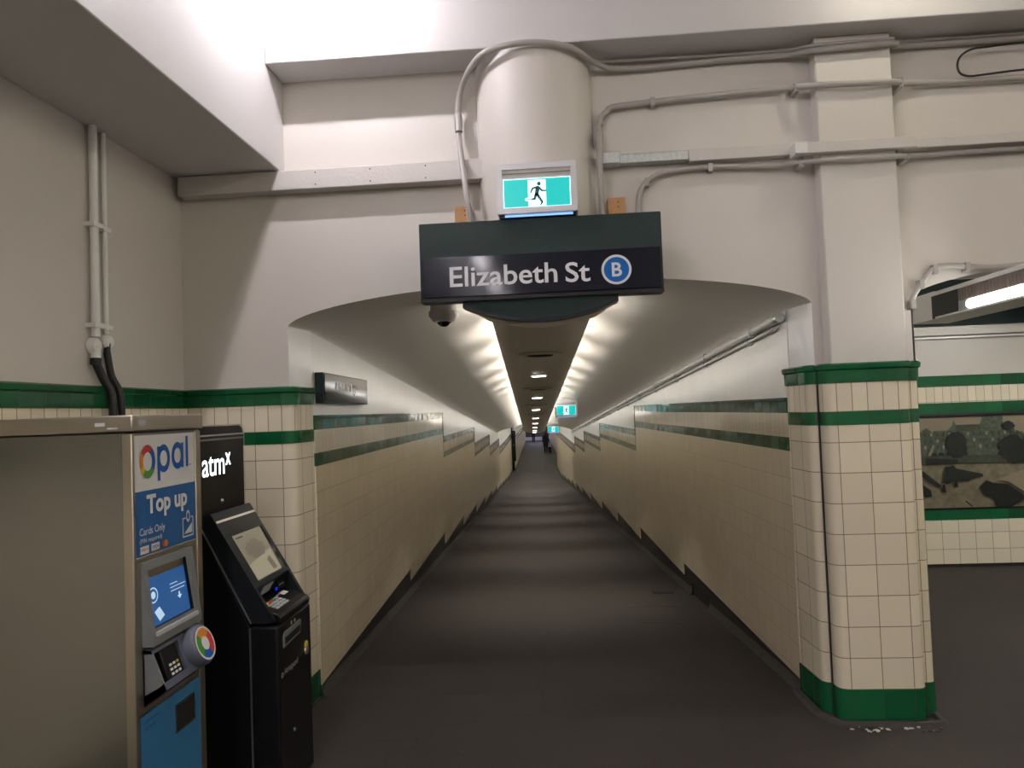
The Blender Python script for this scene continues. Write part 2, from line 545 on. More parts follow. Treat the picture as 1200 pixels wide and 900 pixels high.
# ------------------------------------------------------------------ tunnel geometry
SL = 0.0555                                     # slope of the ramp
def xc(y):
    return -0.12 - 0.047 * (y - 4.25)
def zfloor(y):
    return 0.0 if y < 4.3 else -SL * (min(y, 39.0) - 4.3)
def zspring(y):
    return 2.11 if y < 4.3 else 2.11 - SL * (y - 4.3)
def arch(k):                                    # 0 at the springing, 1 at the crown
    return max(0.0, 1 - abs(k) ** 2.1) ** 0.62
HW, RISE = 1.36, 0.185
Y_END = 27.5

# floor of hall, ramp and far passage
f = MB()
f.face([(-2.3, -10, 0), (7, -10, 0), (7, 4.3, 0), (-2.3, 4.3, 0)], 'floor')
f.face([(1.7, 4.3, 0), (7, 4.3, 0), (7, 7.5, 0), (1.7, 7.5, 0)], 'floor')
ys = [4.3, 10, 16, 22, 28, 34, 39, 46]
for a, b in zip(ys, ys[1:]):
    f.face([(xc(a) - 1.45, a, zfloor(a)), (xc(a) + 1.45, a, zfloor(a)), (xc(b) + 1.45 + (.5 if b == 46 else 0), b, zfloor(b)), (xc(b) - 1.45, b, zfloor(b))], 'floor')
f.face([(-3.6, 46, -1.93), (0.2, 46, -1.93), (-1.8, 92, -1.93), (-5.5, 92, -1.93)], 'floor')
struct(f.build('floor'))

# hall walls
w = MB()
w.face([(-2.1, -10, 0), (-2.1, 4.0, 0), (-2.1, 4.0, 4.2), (-2.1, -10, 4.2)], 'paint')
struct(w.build('wall_left', weld=False))
w = MB()
w.face([(-2.1, -10, 0), (7, -10, 0), (7, -10, 4.2), (-2.1, -10, 4.2)], 'paint')
struct(w.build('wall_back', weld=False))
w = MB()
w.face([(7, -10, 0), (7, 7.4, 0), (7, 7.4, 4.2), (7, -10, 4.2)], 'paint')
struct(w.build('wall_right', weld=False))
c = MB()
c.face([(-2.1, -10, 4.2), (7, -10, 4.2), (7, 4.0, 4.2), (-2.1, 4.0, 4.2)], 'paint_smooth')
struct(c.build('ceiling', weld=False))

# front wall with the two arches
XA0, XA1 = -1.505, 1.293
XB0, XB1 = 1.79, 4.65
w = MB()
xs = [-2.1, XA0]
segs = [(-2.1, XA0, 0.0, 0.0)]
n = 36
def arc_pts(x0, x1):
    out = []
    for k in range(n + 1):
        q = -math.cos(math.pi * k / n)
        out.append((x0 + (x1 - x0) * (q + 1) / 2, 2.11 + RISE * arch(q)))
    return out
def wall_cols(pts):
    for (xa, za), (xb, zb) in zip(pts, pts[1:]):
        w.face([(xa, 4.0, za), (xb, 4.0, zb), (xb, 4.0, 4.2), (xa, 4.0, 4.2)], 'paint')
wall_cols([(-2.1, 0), (XA0, 0)])
wall_cols(arc_pts(XA0, XA1))
wall_cols([(XA1, 0), (XB0, 0)])
wall_cols(arc_pts(XB0, XB1))
wall_cols([(XB1, 0), (7, 0)])
# return faces of the openings
w.face([(XA0, 4.0, 0), (XA0 + 0.03, 4.27, 0), (XA0 + 0.03, 4.27, 2.11), (XA0, 4.0, 2.11)], 'paint_dirty')
w.face([(XA1, 4.0, 0), (XA1 - 0.05, 4.27, 0), (XA1 - 0.05, 4.27, 2.11), (XA1, 4.0, 2.11)], 'paint_dirty')
struct(w.build('wall_front', weld=False))

# ceiling bulkhead over the left wall, cross beam on the front wall
b = MB()
b.box(-2.1, -1.5, -10, 4.0, 2.95, 4.2, 'paint_smooth')
struct(b.build('ceiling_bulkhead', bevel=0.006))
b = MB()
b.box(-1.5, 7, 3.76, 4.0, 3.46, 4.2, 'paint_smooth')
struct(b.build('ceiling_beam', bevel=0.006))

# painted pilaster above the tiled pier
b = MB()
b.box(1.338, 1.715, 3.895, 4.0, 1.76, 3.46, 'paint')
b.box(1.715, 1.745, 3.96, 4.0, 1.76, 3.46, 'paint')
struct(b.build('trim_pilaster', bevel=0.008))

# tiled dado / pier: an outline extruded in courses
def round_outline(pts):
    """pts: (x, y, r) -> polyline with rounded corners; returns points and running length"""
    out = []
    for i, (x, y, r) in enumerate(pts):
        p = Vector((x, y))
        if r == 0 or i in (0, len(pts) - 1):
            out.append(p)
            continue
        a = (Vector(pts[i - 1][:2]) - p).normalized()
        c_ = (Vector(pts[i + 1][:2]) - p).normalized()
        for k in range(7):
            t = k / 6
            out.append((p + a * r) * (1 - t) ** 2 + p * 2 * t * (1 - t) + (p + c_ * r) * t ** 2)
    L = [0.0]
    for a, c_ in zip(out, out[1:]):
        L.append(L[-1] + (c_ - a).length)
    return out, L

def offset(poly, d):
    res = []
    for i, p in enumerate(poly):
        t = (poly[min(i + 1, len(poly) - 1)] - poly[max(i - 1, 0)]).normalized()
        res.append(p + Vector((t.y, -t.x)) * d)
    return res

def dado(mb, pts, u_shift, layers, side=1):
    poly, L = round_outline(pts)
    for z0, z1, d0, d1, mat in layers:
        A, B = offset(poly, d0 * side), offset(poly, d1 * side)
        for i in range(len(poly) - 1):
            q = [(*A[i], z0), (*A[i + 1], z0), (*B[i + 1], z1), (*B[i], z1)]
            mb.face(q, mat, uv=[(L[i] + u_shift, z0), (L[i + 1] + u_shift, z0), (L[i + 1] + u_shift, z1), (L[i] + u_shift, z1)], smooth=(z1 - z0 > 0.01))
LAYERS = [(0.0, 0.018, 0.006, 0.006, 'mortar'), (0.018, 0.165, 0.004, 0.004, 'tile_green'), (0.165, 0.1655, 0.004, 0, 'tile_green'),
          (0.1655, 1.470, 0, 0, 'tile'), (1.470, 1.538, 0.002, 0.002, 'tile_green'),
          (1.538, 1.683, 0, 0, 'tile_narrow'), (1.683, 1.684, 0, 0.008, 'tile_green'),
          (1.684, 1.745, 0.008, 0.010, 'tile_green'), (1.745, 1.752, 0.010, 0.020, 'tile_green'),
          (1.752, 1.774, 0.020, 0.022, 'tile_green'), (1.774, 1.781, 0.022, 0.012, 'tile_green'), (1.781, 1.7815, 0.012, -0.13, 'tile_green')]
LAYERS_L = [(z0, z1, a, (b if b > -.1 else -0.04), m) for z0, z1, a, b, m in LAYERS]
d = MB()
dado(d, [(-2.075, -9.9, 0), (-2.075, 3.972, 0.012), (-1.478, 3.972, 0.07), (-1.470, 4.275, 0)], 0.0, LAYERS_L)
struct(d.build('trim_tiled_dado_left', weld=True))
# the pier to the right of the tunnel mouth: reveal, groove, pilaster, groove, return into the side passage
d = MB()
poly, L = round_outline([(1.222, 4.28, 0), (1.247, 3.965, 0.05), (1.290, 3.965, 0), (1.290, 3.872, 0.06), (1.715, 3.872, 0.06), (1.722, 3.955, 0), (1.792, 3.955, 0.04), (1.797, 4.6, 0)])
i_front = min(range(len(poly)), key=lambda i: abs(poly[i].x - 1.352) + abs(poly[i].y - 3.872))
dado(d, [(1.222, 4.28, 0), (1.247, 3.965, 0.05), (1.290, 3.965, 0), (1.290, 3.872, 0.06), (1.715, 3.872, 0.06), (1.722, 3.955, 0), (1.792, 3.955, 0.04), (1.797, 4.6, 0)], -L[i_front] + 15.0, LAYERS)
struct(d.build('trim_tiled_pier', weld=True))
# dark joint in the inner corner of the pier and the worn mortar at its foot
g = MB()
g.box(1.284, 1.289, 3.952, 3.962, 0.02, 1.68, 'skirt')
g.tube(smooth_path([(1.20, 4.30, 0.0), (1.215, 4.0, 0.0), (1.25, 3.93, 0.0), (1.30, 3.85, 0.0), (1.45, 3.845, 0.0), (1.74, 3.845, 0.0), (1.78, 3.93, 0.0), (1.80, 4.3, 0)], 4), 0.022, 'mortar', 6)
struct(g.build('trim_mortar_joint'))

# tunnel side walls
def tunnel_wall(side, name, Yb, Zt):
    mb = MB()
    s = -1 if side == 'left' else 1
    def P(y, t, z):
        return (xc(y) + s * t, y, z)
    def wbox(y0, y1, zb0, zb1, zt0, zt1, t_in, t_out, mat, dv=0.0):
        lo = [P(y0, t_in, zb0), P(y0, t_out, zb0), P(y1, t_out, zb1), P(y1, t_in, zb1)]
        hi = [P(y0, t_in, zt0), P(y0, t_out, zt0), P(y1, t_out, zt1), P(y1, t_in, zt1)]
        mb.hexa(lo + hi, mat, dv=dv)
    T = HW
    # painted wall
    for a, b_ in zip([4.0, 10, 16, 22, Y_END, 36, 45], [10, 16, 22, Y_END, 36, 45, 45.2]):
        za = (zspring(a) + 0.03) if b_ <= Y_END else 1.35
        zb = (zspring(b_) + 0.03) if b_ <= Y_END else 1.35
        if a < 4.1:
            a_ = 4.27
            wbox(a_, b_, zfloor(a_) - .05, zfloor(b_) - .05, zspring(a_) + .03, zb, T, T + 0.1, 'paint_dirty')
        else:
            wbox(a, b_, zfloor(a) - .05, zfloor(b_) - .05, za, zb, T, T + 0.1, 'paint_dirty')
    # skirting steps
    Sb = [4.27, 7.45, 10.4, 13.2, 16.2, 19.3, 22.5, 25.7, 28.9, 32.1, 35.3, 38.5, 45.2]
    for a, b_ in zip(Sb, Sb[1:]):
        hole = side == 'right' and a == 4.27
        parts = [(a, 6.42), (7.10, b_)] if hole else [(a, b_)]
        for p, q in parts:
            wbox(p, q, zfloor(p) - .05, zfloor(q) - .05, zfloor(p) + .37, zfloor(q) + .37, T - 0.012, T + 0.02, 'skirt')
        if hole:
            wbox(6.40, 7.12, zfloor(6.4) - .03, zfloor(7.12) - .03, zfloor(6.4) + .2, zfloor(7.12) + .2, T - 0.003, T + 0.02, 'black_matt')  # black plate painted in for the dark inside of the hole
            wbox(6.42, 7.10, zfloor(6.42) + .11, zfloor(7.1) + .11, zfloor(6.42) + .37, zfloor(7.1) + .37, T - 0.012, T + 0.02, 'skirt')
        for p, q in parts:
            mb.face([P(p, T - .012, zfloor(p) + .06), P(q, T - .012, zfloor(q) + .06), P(q, T - .035, zfloor(q) + .001), P(p, T - .035, zfloor(p) + .001)], 'mortar')
    cuts = sorted(set(Sb + [y for y in Yb if y <= 45.2]))
    for a, b_ in zip(cuts, cuts[1:]):
        k = max(i for i, y in enumerate(Yb[:-1]) if y <= a + 1e-6)
        j = max(i for i, y in enumerate(Sb[:-1]) if y <= a + 1e-6)
        zt = Zt[k]
        zb = (zfloor(Sb[j + 1]) + 0.30) if j else 0.075
        if j == len(Sb) - 2:
            zb = -1.93 + .17
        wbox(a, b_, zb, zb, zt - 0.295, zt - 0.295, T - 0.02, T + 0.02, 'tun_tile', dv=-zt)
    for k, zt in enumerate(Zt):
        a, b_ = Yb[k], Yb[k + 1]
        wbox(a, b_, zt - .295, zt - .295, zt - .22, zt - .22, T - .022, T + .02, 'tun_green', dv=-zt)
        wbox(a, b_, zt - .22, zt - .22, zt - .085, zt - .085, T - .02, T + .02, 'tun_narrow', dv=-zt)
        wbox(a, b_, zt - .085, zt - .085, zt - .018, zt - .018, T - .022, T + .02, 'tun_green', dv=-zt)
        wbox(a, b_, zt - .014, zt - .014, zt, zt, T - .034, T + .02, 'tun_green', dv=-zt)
        wbox(a, b_, zt - .018, zt - .018, zt - .014, zt - .014, T - .026, T + .02, 'skirt')
        if k + 1 < len(Zt):
            wbox(b_, b_ + .05, Zt[k + 1], Zt[k + 1], zt, zt, T - .026, T + .02, 'tun_green', dv=-zt)
            wbox(b_ - .004, b_ + .012, Zt[k + 1] - .3, Zt[k + 1] - .3, Zt[k + 1], Zt[k + 1], T - .0225, T + .02, 'skirt')
    return struct(mb.build(name, weld=False))

tunnel_wall('left', 'wall_tunnel_left', [4.27, 10.5, 16.2, 21.9, 28.2, 45.2], [1.62, 1.285, 0.955, 0.62, 0.29])
tunnel_wall('right', 'wall_tunnel_right', [4.27, 10.45, 15.9, 20.8, 25.5, 45.2], [1.62, 1.29, 0.995, 0.70, 0.42])

# vaulted tunnel ceiling, then the higher flat ceiling beyond it
v = MB()
ys = [4.0, 4.27] + [4.3 + (Y_END - 4.3) * k / 24 for k in range(1, 25)]
nq = 48
def vault_pt(y, q):
    if y <= 4.0:
        x0, x1 = XA0, XA1
    else:
        x0, x1 = xc(y) - HW - (0.0), xc(y) + HW
    rise = RISE + (0.055 * (y - 4.3) / 23.2 if y > 4.3 else 0)
    crown = 0.0 if y < 4.28 else 0.17 * max(0.0, 1 - (q / 0.50) ** 2) ** 1.3      # unseen coffer above the duct, shaped to spread the strip light wider
    return Vector((x0 + (x1 - x0) * (q + 1) / 2, y, zspring(y) + rise * arch(q) + crown))
qs = [-math.cos(math.pi * k / nq) for k in range(nq + 1)]
for a, b_ in zip(ys, ys[1:]):
    for qa, qb in zip(qs, qs[1:]):
        v.face([vault_pt(a, qa), vault_pt(a, qb), vault_pt(b_, qb), vault_pt(b_, qa)], 'paint_vault', smooth=True)
y = Y_END
for qa, qb in zip(qs, qs[1:]):
    pa, pb = vault_pt(y, qa), vault_pt(y, qb)
    v.face([pa, pb, (pb.x, y, 1.32), (pa.x, y, 1.32)], 'paint_vault')
v.face([(xc(y) - 1.5, y, 1.32), (xc(y) + 1.5, y, 1.32), (-1.6, 92, 1.32), (-6, 92, 1.32)], 'paint_vault')
struct(v.build('ceiling_tunnel'))

# far level passage
def far_wall(name, xa, xb, s):
    mb = MB()
    def P(y, t, z):
        k = (y - 45.0) / 43.0
        return (xa + (xb - xa) * k + s * t, y, z)
    def wb(y0, y1, z0, z1, t, mat):
        mb.hexa([P(y0, t, z0), P(y0, .12, z0), P(y1, .12, z0), P(y1, t, z0), P(y0, t, z1), P(y0, .12, z1), P(y1, .12, z1), P(y1, t, z1)], mat, dv=0)
    wb(45.0, 90, -1.95, 1.34, 0.02, 'paint_dirty')
    wb(45.0, 90, -1.95, -.02, 0.0, 'tun_tile')
    for z in (-0.02, -.24):
        wb(45.0, 90, z, z + .08, -0.004, 'tun_green')
    wb(45.0, 90, -1.95, -1.80, -0.006, 'skirt')
    return struct(mb.build(name, weld=False))
far_wall('wall_far_left', -3.2, -4.95, -1)
far_wall('wall_far_right', -0.36, -2.16, 1)
e = MB()
e.box(-6, -1, 90, 90.2, -1.95, 1.34, 'dark_wall')
e.box(-5.05, -2.1, 89.3, 90, -1.93, -1.55, 'lilac')
struct(e.build('wall_far_end', weld=False))

# side passage to the right
p = MB()
p.face([(1.80, 4.0, 0), (1.80, 7.36, 0), (1.80, 7.36, 2.7), (1.80, 4.0, 2.7)], 'paint')
struct(p.build('wall_passage_side', weld=False))
p = MB()
p.face([(1.8, 4.0, 2.7), (7, 4.0, 2.7), (7, 7.4, 2.7), (1.8, 7.4, 2.7)], 'paint_vault')
struct(p.build('ceiling_passage', weld=False))
p = MB()
yw = 7.36
p.box(1.8, 7, yw, yw + .1, 0, 2.7, 'paint')
def pb(z0, z1, d_, mat, dv=0):
    p.box(1.8, 7, yw - d_, yw + .02, z0, z1, mat, dv)
pb(0.0, 0.03, 0.02, 'skirt')
pb(0.03, 0.438, 0.03, 'tile', 0)
pb(0.438, 0.54, 0.034, 'tile_green')
pb(0.54, 1.400, 0.028, 'tile')
pb(1.400, 1.430, 0.032, 'skirt')
pb(1.430, 1.530, 0.034, 'tile_green')
pb(1.530, 1.685, 0.03, 'tile_narrow', 0)
pb(1.685, 1.781, 0.036, 'tile_green')
pb(1.775, 1.785, 0.042, 'tile_green')
pb(2.135, 2.15, 0.05, 'paint_dirty')
pb(2.165, 2.25, 0.06, 'paint')
pb(2.25, 2.335, 0.10, 'dkgreen')
pb(2.335, 2.69, 0.02, 'dkgreen')
struct(p.build('wall_passage_end', weld=False))

# ------------------------------------------------------------------ round column that carries the duct down from the ceiling
cmb = MB()
cx, cy, cr = -0.113, 4.05, 0.315
cmb.lathe([(cr, 2.16), (cr, 3.46)], (cx, cy, 0), 'paint', seg=48)
cmb.lathe([(0.0, 2.10), (cr - .02, 2.10), (cr + 0.03, 2.13), (cr + .03, 2.16), (cr, 2.16)], (cx, cy, 0), 'duct', seg=48)
struct(cmb.build('column'))

# ------------------------------------------------------------------ long duct under the tunnel vault
def ze(y):
    return 2.147 - SL * (y - 4.6)
def hw_d(y):
    return 0.298 + 0.085 * (y - 4.6) / 22.0
duct = thing('ceiling_duct', (xc(4.35), 4.35, 2.16), 'long grey belly-shaped duct running down the middle of the tunnel vault', 'duct')
Y_D0, SEC, NSEC = 4.28, 1.22, 19
for k in range(NSEC):
    y0, y1 = Y_D0 + SEC * k, Y_D0 + SEC * (k + 1)
    mb = MB()
    rings = []
    for y in (y0 + 0.004, y1 - 0.004):
        h, z, x = hw_d(y), ze(y), xc(y)
        prof = [(-h, 0), (-h * .97, -.020), (-h * .8, -.052), (-h * .55, -.076), (-h * .28, -.088), (0, -.092), (h * .28, -.088), (h * .55, -.076), (h * .8, -.052), (h * .97, -.020), (h, 0),
                (h, .008), (h - .015, .008), (h - .015, .006), (-h + .015, .006), (-h + .015, .008), (-h, .008)]
        rings.append([(x + a, y, z + c_) for a, c_ in prof])
    A, B = rings
    nn = len(A)
    for i in range(nn):
        mb.face([A[i], A[(i + 1) % nn], B[(i + 1) % nn], B[i]], 'duct', smooth=i < 10)
    mb.face(A[::-1], 'duct')
    mb.face(B, 'duct')
    # joint flange standing up to the vault
    h, x = hw_d(y0) - .004, xc(y0)
    rise = RISE + 0.055 * (y0 - 4.3) / 23.2
    hw_in = min(h, HW)
    ztop = min(zspring(y0) + rise * arch((h + .01) / HW), zspring(y0) + rise) + .02
    mb.box(x - h, x + h, y0 - .016, y0 + .016, ze(y0) - .006, ztop, 'duct')
    mb.build('duct_section', duct)
for side, nm in ((-1, 'on its left edge'), (1, 'on its right edge')):
    mb = MB()
    for k in range(NSEC):
        ya, yb = Y_D0 + SEC * k + .26, Y_D0 + SEC * (k + 1) - .26
        c8 = []
        for z in (.028, .056):
            for y, t in ((ya, .085), (ya, .05), (yb, .05), (yb, .085)):
                c8.append((xc(y) + side * (hw_d(y) - t), y, ze(y) + z))
        mb.hexa(c8, 'tube_cove')
    tag(mb.build('cove_light_strip'), 'glowing strip light hidden on top of the tunnel duct ' + nm, 'light')

# downlights and round vents in the belly of the duct
ords = ['nearest', 'second', 'third', 'fourth', 'fifth', 'sixth', 'seventh', 'furthest']
for i, y in enumerate([6.95, 9.75, 12.5, 15.6, 18.4, 21.4, 24.2, 26.6]):
    z = ze(y) - .092
    t = thing('downlight', (xc(y), y, z), f'small lit downlight under the duct, {ords[i]} from the tunnel mouth', 'light', 'downlights under the duct')
    mb = MB()
    mb.box(xc(y) - .075, xc(y) + .075, y - .07, y + .07, z - .006, z + .008, 'duct')
    mb.build('trim_ring', t)
    mb = MB()
    mb.box(xc(y) - .06, xc(y) + .06, y - .055, y + .055, z - .012, z - .004, 'tube_down')
    mb.build('lens', t)
    ld = bpy.data.lights.new('downlight_beam', 'SPOT')
    ld.energy, ld.color, ld.spot_size, ld.spot_blend, ld.shadow_soft_size = W_DOWN, (1.0, 0.93, 0.82), math.radians(92), 1.0, 0.06
    lo = bpy.data.objects.new('downlight_beam', ld)
    COL.objects.link(lo)
    lo.location = (xc(y), y, z - .03)
    attach(lo, t)
for i, y in enumerate([5.45, 8.40, 11.25, 14.2]):
    z = ze(y) - .092
    t = thing('air_vent', (xc(y), y, z), f'dark round air vent under the duct, {ords[i]} from the tunnel mouth', 'vent', 'round vents under the duct')
    mb = MB()
    mb.lathe([(.12, .012), (.155, .004), (.165, -.006), (.13, -.012), (.12, -.004)], (xc(y), y, z), 'duct', seg=28)
    mb.build('vent_ring', t)
    mb = MB()
    mb.lathe([(0, -.018), (.085, -.016), (.10, -.006), (.122, .004)], (xc(y), y, z), 'black_matt', seg=28)
    mb.build('vent_cone', t)

# ------------------------------------------------------------------ hall lamps above the picture
def batten(x, y0, y1, z, mat, label):
    t = thing('fluorescent_batten', (x, (y0 + y1) / 2, z + .35), label, 'light')
    mb = MB()
    mb.box(x - .05, x + .05, y0 - .04, y1 + .04, z + .03, z + .09, 'trunk')
    for yy in (y0 + .15, y1 - .15):
        mb.tube([(x, yy, z + .09), (x, yy, 4.2 if z > 3 else 2.7)], .012, 'trunk', 8)
    for yy in (y0 - .02, y1 + .02):
        mb.box(x - .02, x + .02, yy - .015, yy + .015, z - .015, z + .03, 'trunk')
    mb.build('housing', t)
    mb = MB()
    mb.tube([(x, y0, z), (x, y1, z)], .014, mat, 12)
    mb.build('lamp_tube', t)
for i, y in enumerate([0.9, -1.4, -3.7, -6.0, -8.3]):
    batten(-1.19, y - .6, y + .6, 3.84, 'tube_left', f'hall tube light beside the bulkhead, {ords[i]} to the front wall')
for x, mt, lab in ((-1.15, 'lamp_front', 'compact cool lamp hung in front of the cross beam beside the bulkhead'), (1.75, 'lamp_front_warm', 'compact warm lamp hung in front of the cross beam above the pilaster')):
    t = thing('compact_lamp', (x, 3.32, 4.2), lab, 'light')
    mb = MB()
    mb.box(x - .18, x + .18, 3.27, 3.37, 3.925, 3.97, 'trunk')
    mb.tube([(x, 3.32, 3.97), (x, 3.32, 4.2)], .012, 'trunk', 8)
    mb.build('housing', t)
    mb = MB()
    mb.tube([(x - .095, 3.32, 3.90), (x + .095, 3.32, 3.90)], .016, mt, 12)
    mb.build('lamp_tube', t)
for i, y in enumerate([0.6, -1.6, -3.8, -6.0, -8.2]):
    batten(2.3, y - .6, y + .6, 3.84, 'tube_back' if i else 'tube_right', f'hall tube light in the right row, {ords[i]} to the front wall')
batten(4.4, 5.0, 6.2, 2.45, 'tube_pass_fill', 'unseen tube light added under the passage ceiling right of the mural')  # added out of view to light the passage end wall
for i, y in enumerate([2.2, -1.6, -5.4]):  # extra unseen row, added for more bounce light in the hall
    batten(5.2, y - .6, y + .6, 3.84, 'tube_back', f'unseen hall tube light added by the right wall, {ords[i]} to the front wall')
for i, y in enumerate([29, 33, 37, 41, 46, 52, 58, 64, 71]):  # hidden from view, put in to light the stretch past the vault
    t = thing('ceiling_light', (xc(y), y, 1.32), 'unseen flat light added in the high ceiling beyond the tunnel vault', 'light', 'added ceiling lights beyond the vault')
    xx = xc(y) if y < 45 else -1.8 - .0415 * (y - 45)
    mb = MB()
    mb.box(xx - .1, xx + .1, y - .65, y + .65, 1.27, 1.315, 'trunk')
    mb.build('housing', t)
    mb = MB()
    mb.box(xx - .08, xx + .08, y - .6, y + .6, 1.255, 1.268, 'tube_far_fill')
    mb.build('diffuser', t)
for i, y in enumerate([80, 86]):
    t = thing('ceiling_light', (-3.3, y, 1.32), ['bluish ceiling light over the far end of the passage', 'bluish ceiling light closest to the far end wall'][i], 'light')
    xx = -1.8 - .0415 * (y - 45)
    mb = MB()
    mb.box(xx - .1, xx + .1, y - .65, y + .65, 1.27, 1.315, 'trunk')
    mb.build('housing', t)
    mb = MB()
    mb.box(xx - .08, xx + .08, y - .6, y + .6, 1.255, 1.268, 'tube_end')
    mb.build('diffuser', t)

# ------------------------------------------------------------------ ELIZABETH ST sign
sg = thing('station_sign', (-0.103, 3.67, 2.03), 'dark green board with navy strip reading Elizabeth St over the tunnel mouth', 'sign')
mb = MB()
mb.box(-.692, .488, 3.625, 3.73, 2.148, 2.538, 'sign_green')
mb.build('board', sg, bevel=0.006)
mb = MB()
prof = [(-.487, 2.152), (-.487, 2.126)]
for k in range(0, 25):
    x = -.485 + .752 * k / 24
    q = (x + .109) / .378
    prof.append((x, 2.128 - .080 * (1 - q * q) ** .92 if abs(q) < 1 else 2.128))
prof += [(.269, 2.126), (.269, 2.152)]
mb.prism(prof, 'y', 3.632, 3.72, 'sign_green')
ap = mb.build('apron', sg)
mb = MB()
rim = [(x, 3.632 - .004, z) for x, z in prof[1:-1]]
for a, b_ in zip(rim, rim[1:]):
    a2 = Vector((a[0], 3.726, a[2])); b2 = Vector((b_[0], 3.726, b_[2]))
    dn = Vector((0, 0, -.012))
    mb.face([Vector(a) + dn, Vector(b_) + dn, b2 + dn, a2 + dn], 'black')
    mb.face([Vector(a), Vector(b_), Vector(b_) + dn, Vector(a) + dn], 'black')
mb.build('edge_trim', ap, weld=False)
mb = MB()
mb.box(-.676, .474, 3.606, 3.626, 2.166, 2.362, 'sign_black')
strip = mb.build('name_strip', sg, bevel=0.002)
mb = MB()
mb.box(-.690, .486, 3.612, 3.70, 2.146, 2.164, 'black')
mb.build('bottom_rail', sg)
mb = MB()
text(mb, 'Elizabeth', (-.543, 3.6045, 2.2135), (1, 0, 0), (0, 0, 1), .523, .099, 'sign_white', bold=.012)
mb.build('lettering', strip, weld=False)
mb = MB()
text(mb, 'St', (.019, 3.6045, 2.2105), (1, 0, 0), (0, 0, 1), .119, .097, 'sign_white', bold=.012)
mb.build('lettering', strip, weld=False)
mb = MB()
mb.disc((.2636, 3.6045, 2.2610), (0, -1, 0), .0715, 'sign_white', 40)
mb.disc((.2636, 3.6035, 2.2610), (0, -1, 0), .0600, 'sign_blue', 40)
text(mb, 'B', (.2415, 3.6028, 2.227), (1, 0, 0), (0, 0, 1), .048, .068, 'sign_white', bold=.02)
mb.build('roundel', strip, weld=False)

# ------------------------------------------------------------------ running-man exit signs
def exit_sign(cx_, y, z0, W, H, label, depth=.09, man=True, hang=None):
    t = thing('exit_sign', (cx_, y + depth / 2, z0), label, 'exit sign')
    x0, x1, z1 = cx_ - W / 2, cx_ + W / 2, z0 + H
    fr = W * .075
    mb = MB()
    mb.box(x0, x1, y + .012, y + depth, z0, z1, 'alu')
    for a, b_, c_, d_ in ((x0, x1, z0, z0 + fr), (x0, x1, z1 - fr, z1), (x0, x0 + fr, z0 + fr, z1 - fr), (x1 - fr, x1, z0 + fr, z1 - fr)):
        mb.box(a, b_, y, y + .014, c_, d_, 'alu')
    if hang:
        mb.box(x0 + W * .1, x1 - W * .1, y + .03, y + .06, z1, hang, 'alu')
    mb.build('frame', t, bevel=.002)
    mb = MB()
    mb.box(x0 + fr, x1 - fr, y + .006, y + .0125, z0 + fr, z1 - fr, 'exit_back')
    mb.box(x0 + fr, x1 - fr, y + .003, y + .0125, z1 - fr - .022 * H / .245, z1 - fr - .018 * H / .245, 'grey_plastic')
    mb.build('backing', t)
    gx0, gx1 = x0 + fr * 1.06, x1 - fr * 1.06
    gz0, gz1 = z0 + fr * 1.02, z1 - fr - H * .19
    mb = MB()
    mb.box(gx0, gx1, y + .002, y + .0055, gz0, gz1, 'exit_white')
    mb.box(gx0 + .004, gx1 - .004, y + .0008, y + .002, gz0 + .002, gz1 - .004, 'exit_green')
    gw, gh = gx1 - gx0, gz1 - gz0
    O = Vector((gx0, y, gz0))
    R_, U_ = Vector((1, 0, 0)), Vector((0, 0, 1))
    def pt(px, pz):
        return O + R_ * (px * gw) + U_ * (pz * gh)
    yb = 0.0003
    mb.face([pt(.37, .02) - Vector((0, yb, 0)), pt(.635, .02) - Vector((0, yb, 0)), pt(.635, .93) - Vector((0, yb, 0)), pt(.37, .93) - Vector((0, yb, 0))], 'exit_white')
    pn = mb.build('lit_panel', t, weld=False)
    mb = MB()
    O2 = O - Vector((0, .0012, 0))
    def cap(a, b_, r, r2=None, mat='exit_ink', lift=0):
        capsule2d(mb, O2 - Vector((0, lift, 0)), R_, U_, (a[0] * gw, a[1] * gh), (b_[0] * gw, b_[1] * gh), r * gh, mat, r2=None if r2 is None else r2 * gh)
    cap((.345, .255), (.40, .27), .055, mat='exit_white')
    mb.disc(O2 + R_ * (.534 * gw) + U_ * (.79 * gh), (0, -1, 0), .068 * gh, 'exit_ink', 18)
    for a, b_, r, r2 in (((.515, .64), (.495, .42), .075, .06), ((.50, .67), (.44, .635), .034, .03), ((.44, .635), (.41, .50), .03, .026),
                         ((.535, .65), (.575, .545), .036, .03), ((.575, .545), (.632, .535), .028, .024),
                         ((.505, .42), (.575, .15), .05, .035), ((.575, .13), (.55, .06), .028, .02),
                         ((.485, .42), (.465, .265), .048, .036), ((.465, .265), (.36, .255), .034, .024)):
        cap(a, b_, r, r2)
    mb.build('running_man', pn, weld=False)
    mb = MB()
    mb.box(x0 + .01, x1 - .01, y + .02, y + depth - .006, z0 - .014, z0 + .002, 'black')
    mb.box(x0 + W * .09, x1 - W * .06, y + .014, y + .020, z0 - .012, z0 - .002, 'exit_slot')
    mb.build('underside_slot', t)
    return t
exit_sign(-.103, 3.60, 2.556, .389, .246, 'lit green running man exit sign standing on the station name board', depth=.13)
exit_sign(-.010, 13.5, 1.475, .40, .28, 'green exit sign hung beside the duct, nearer of two in the tunnel', hang=1.80)
exit_sign(-.450, 24.0, .875, .40, .28, 'green exit sign hung beside the duct, farther of two in the tunnel', hang=1.20)

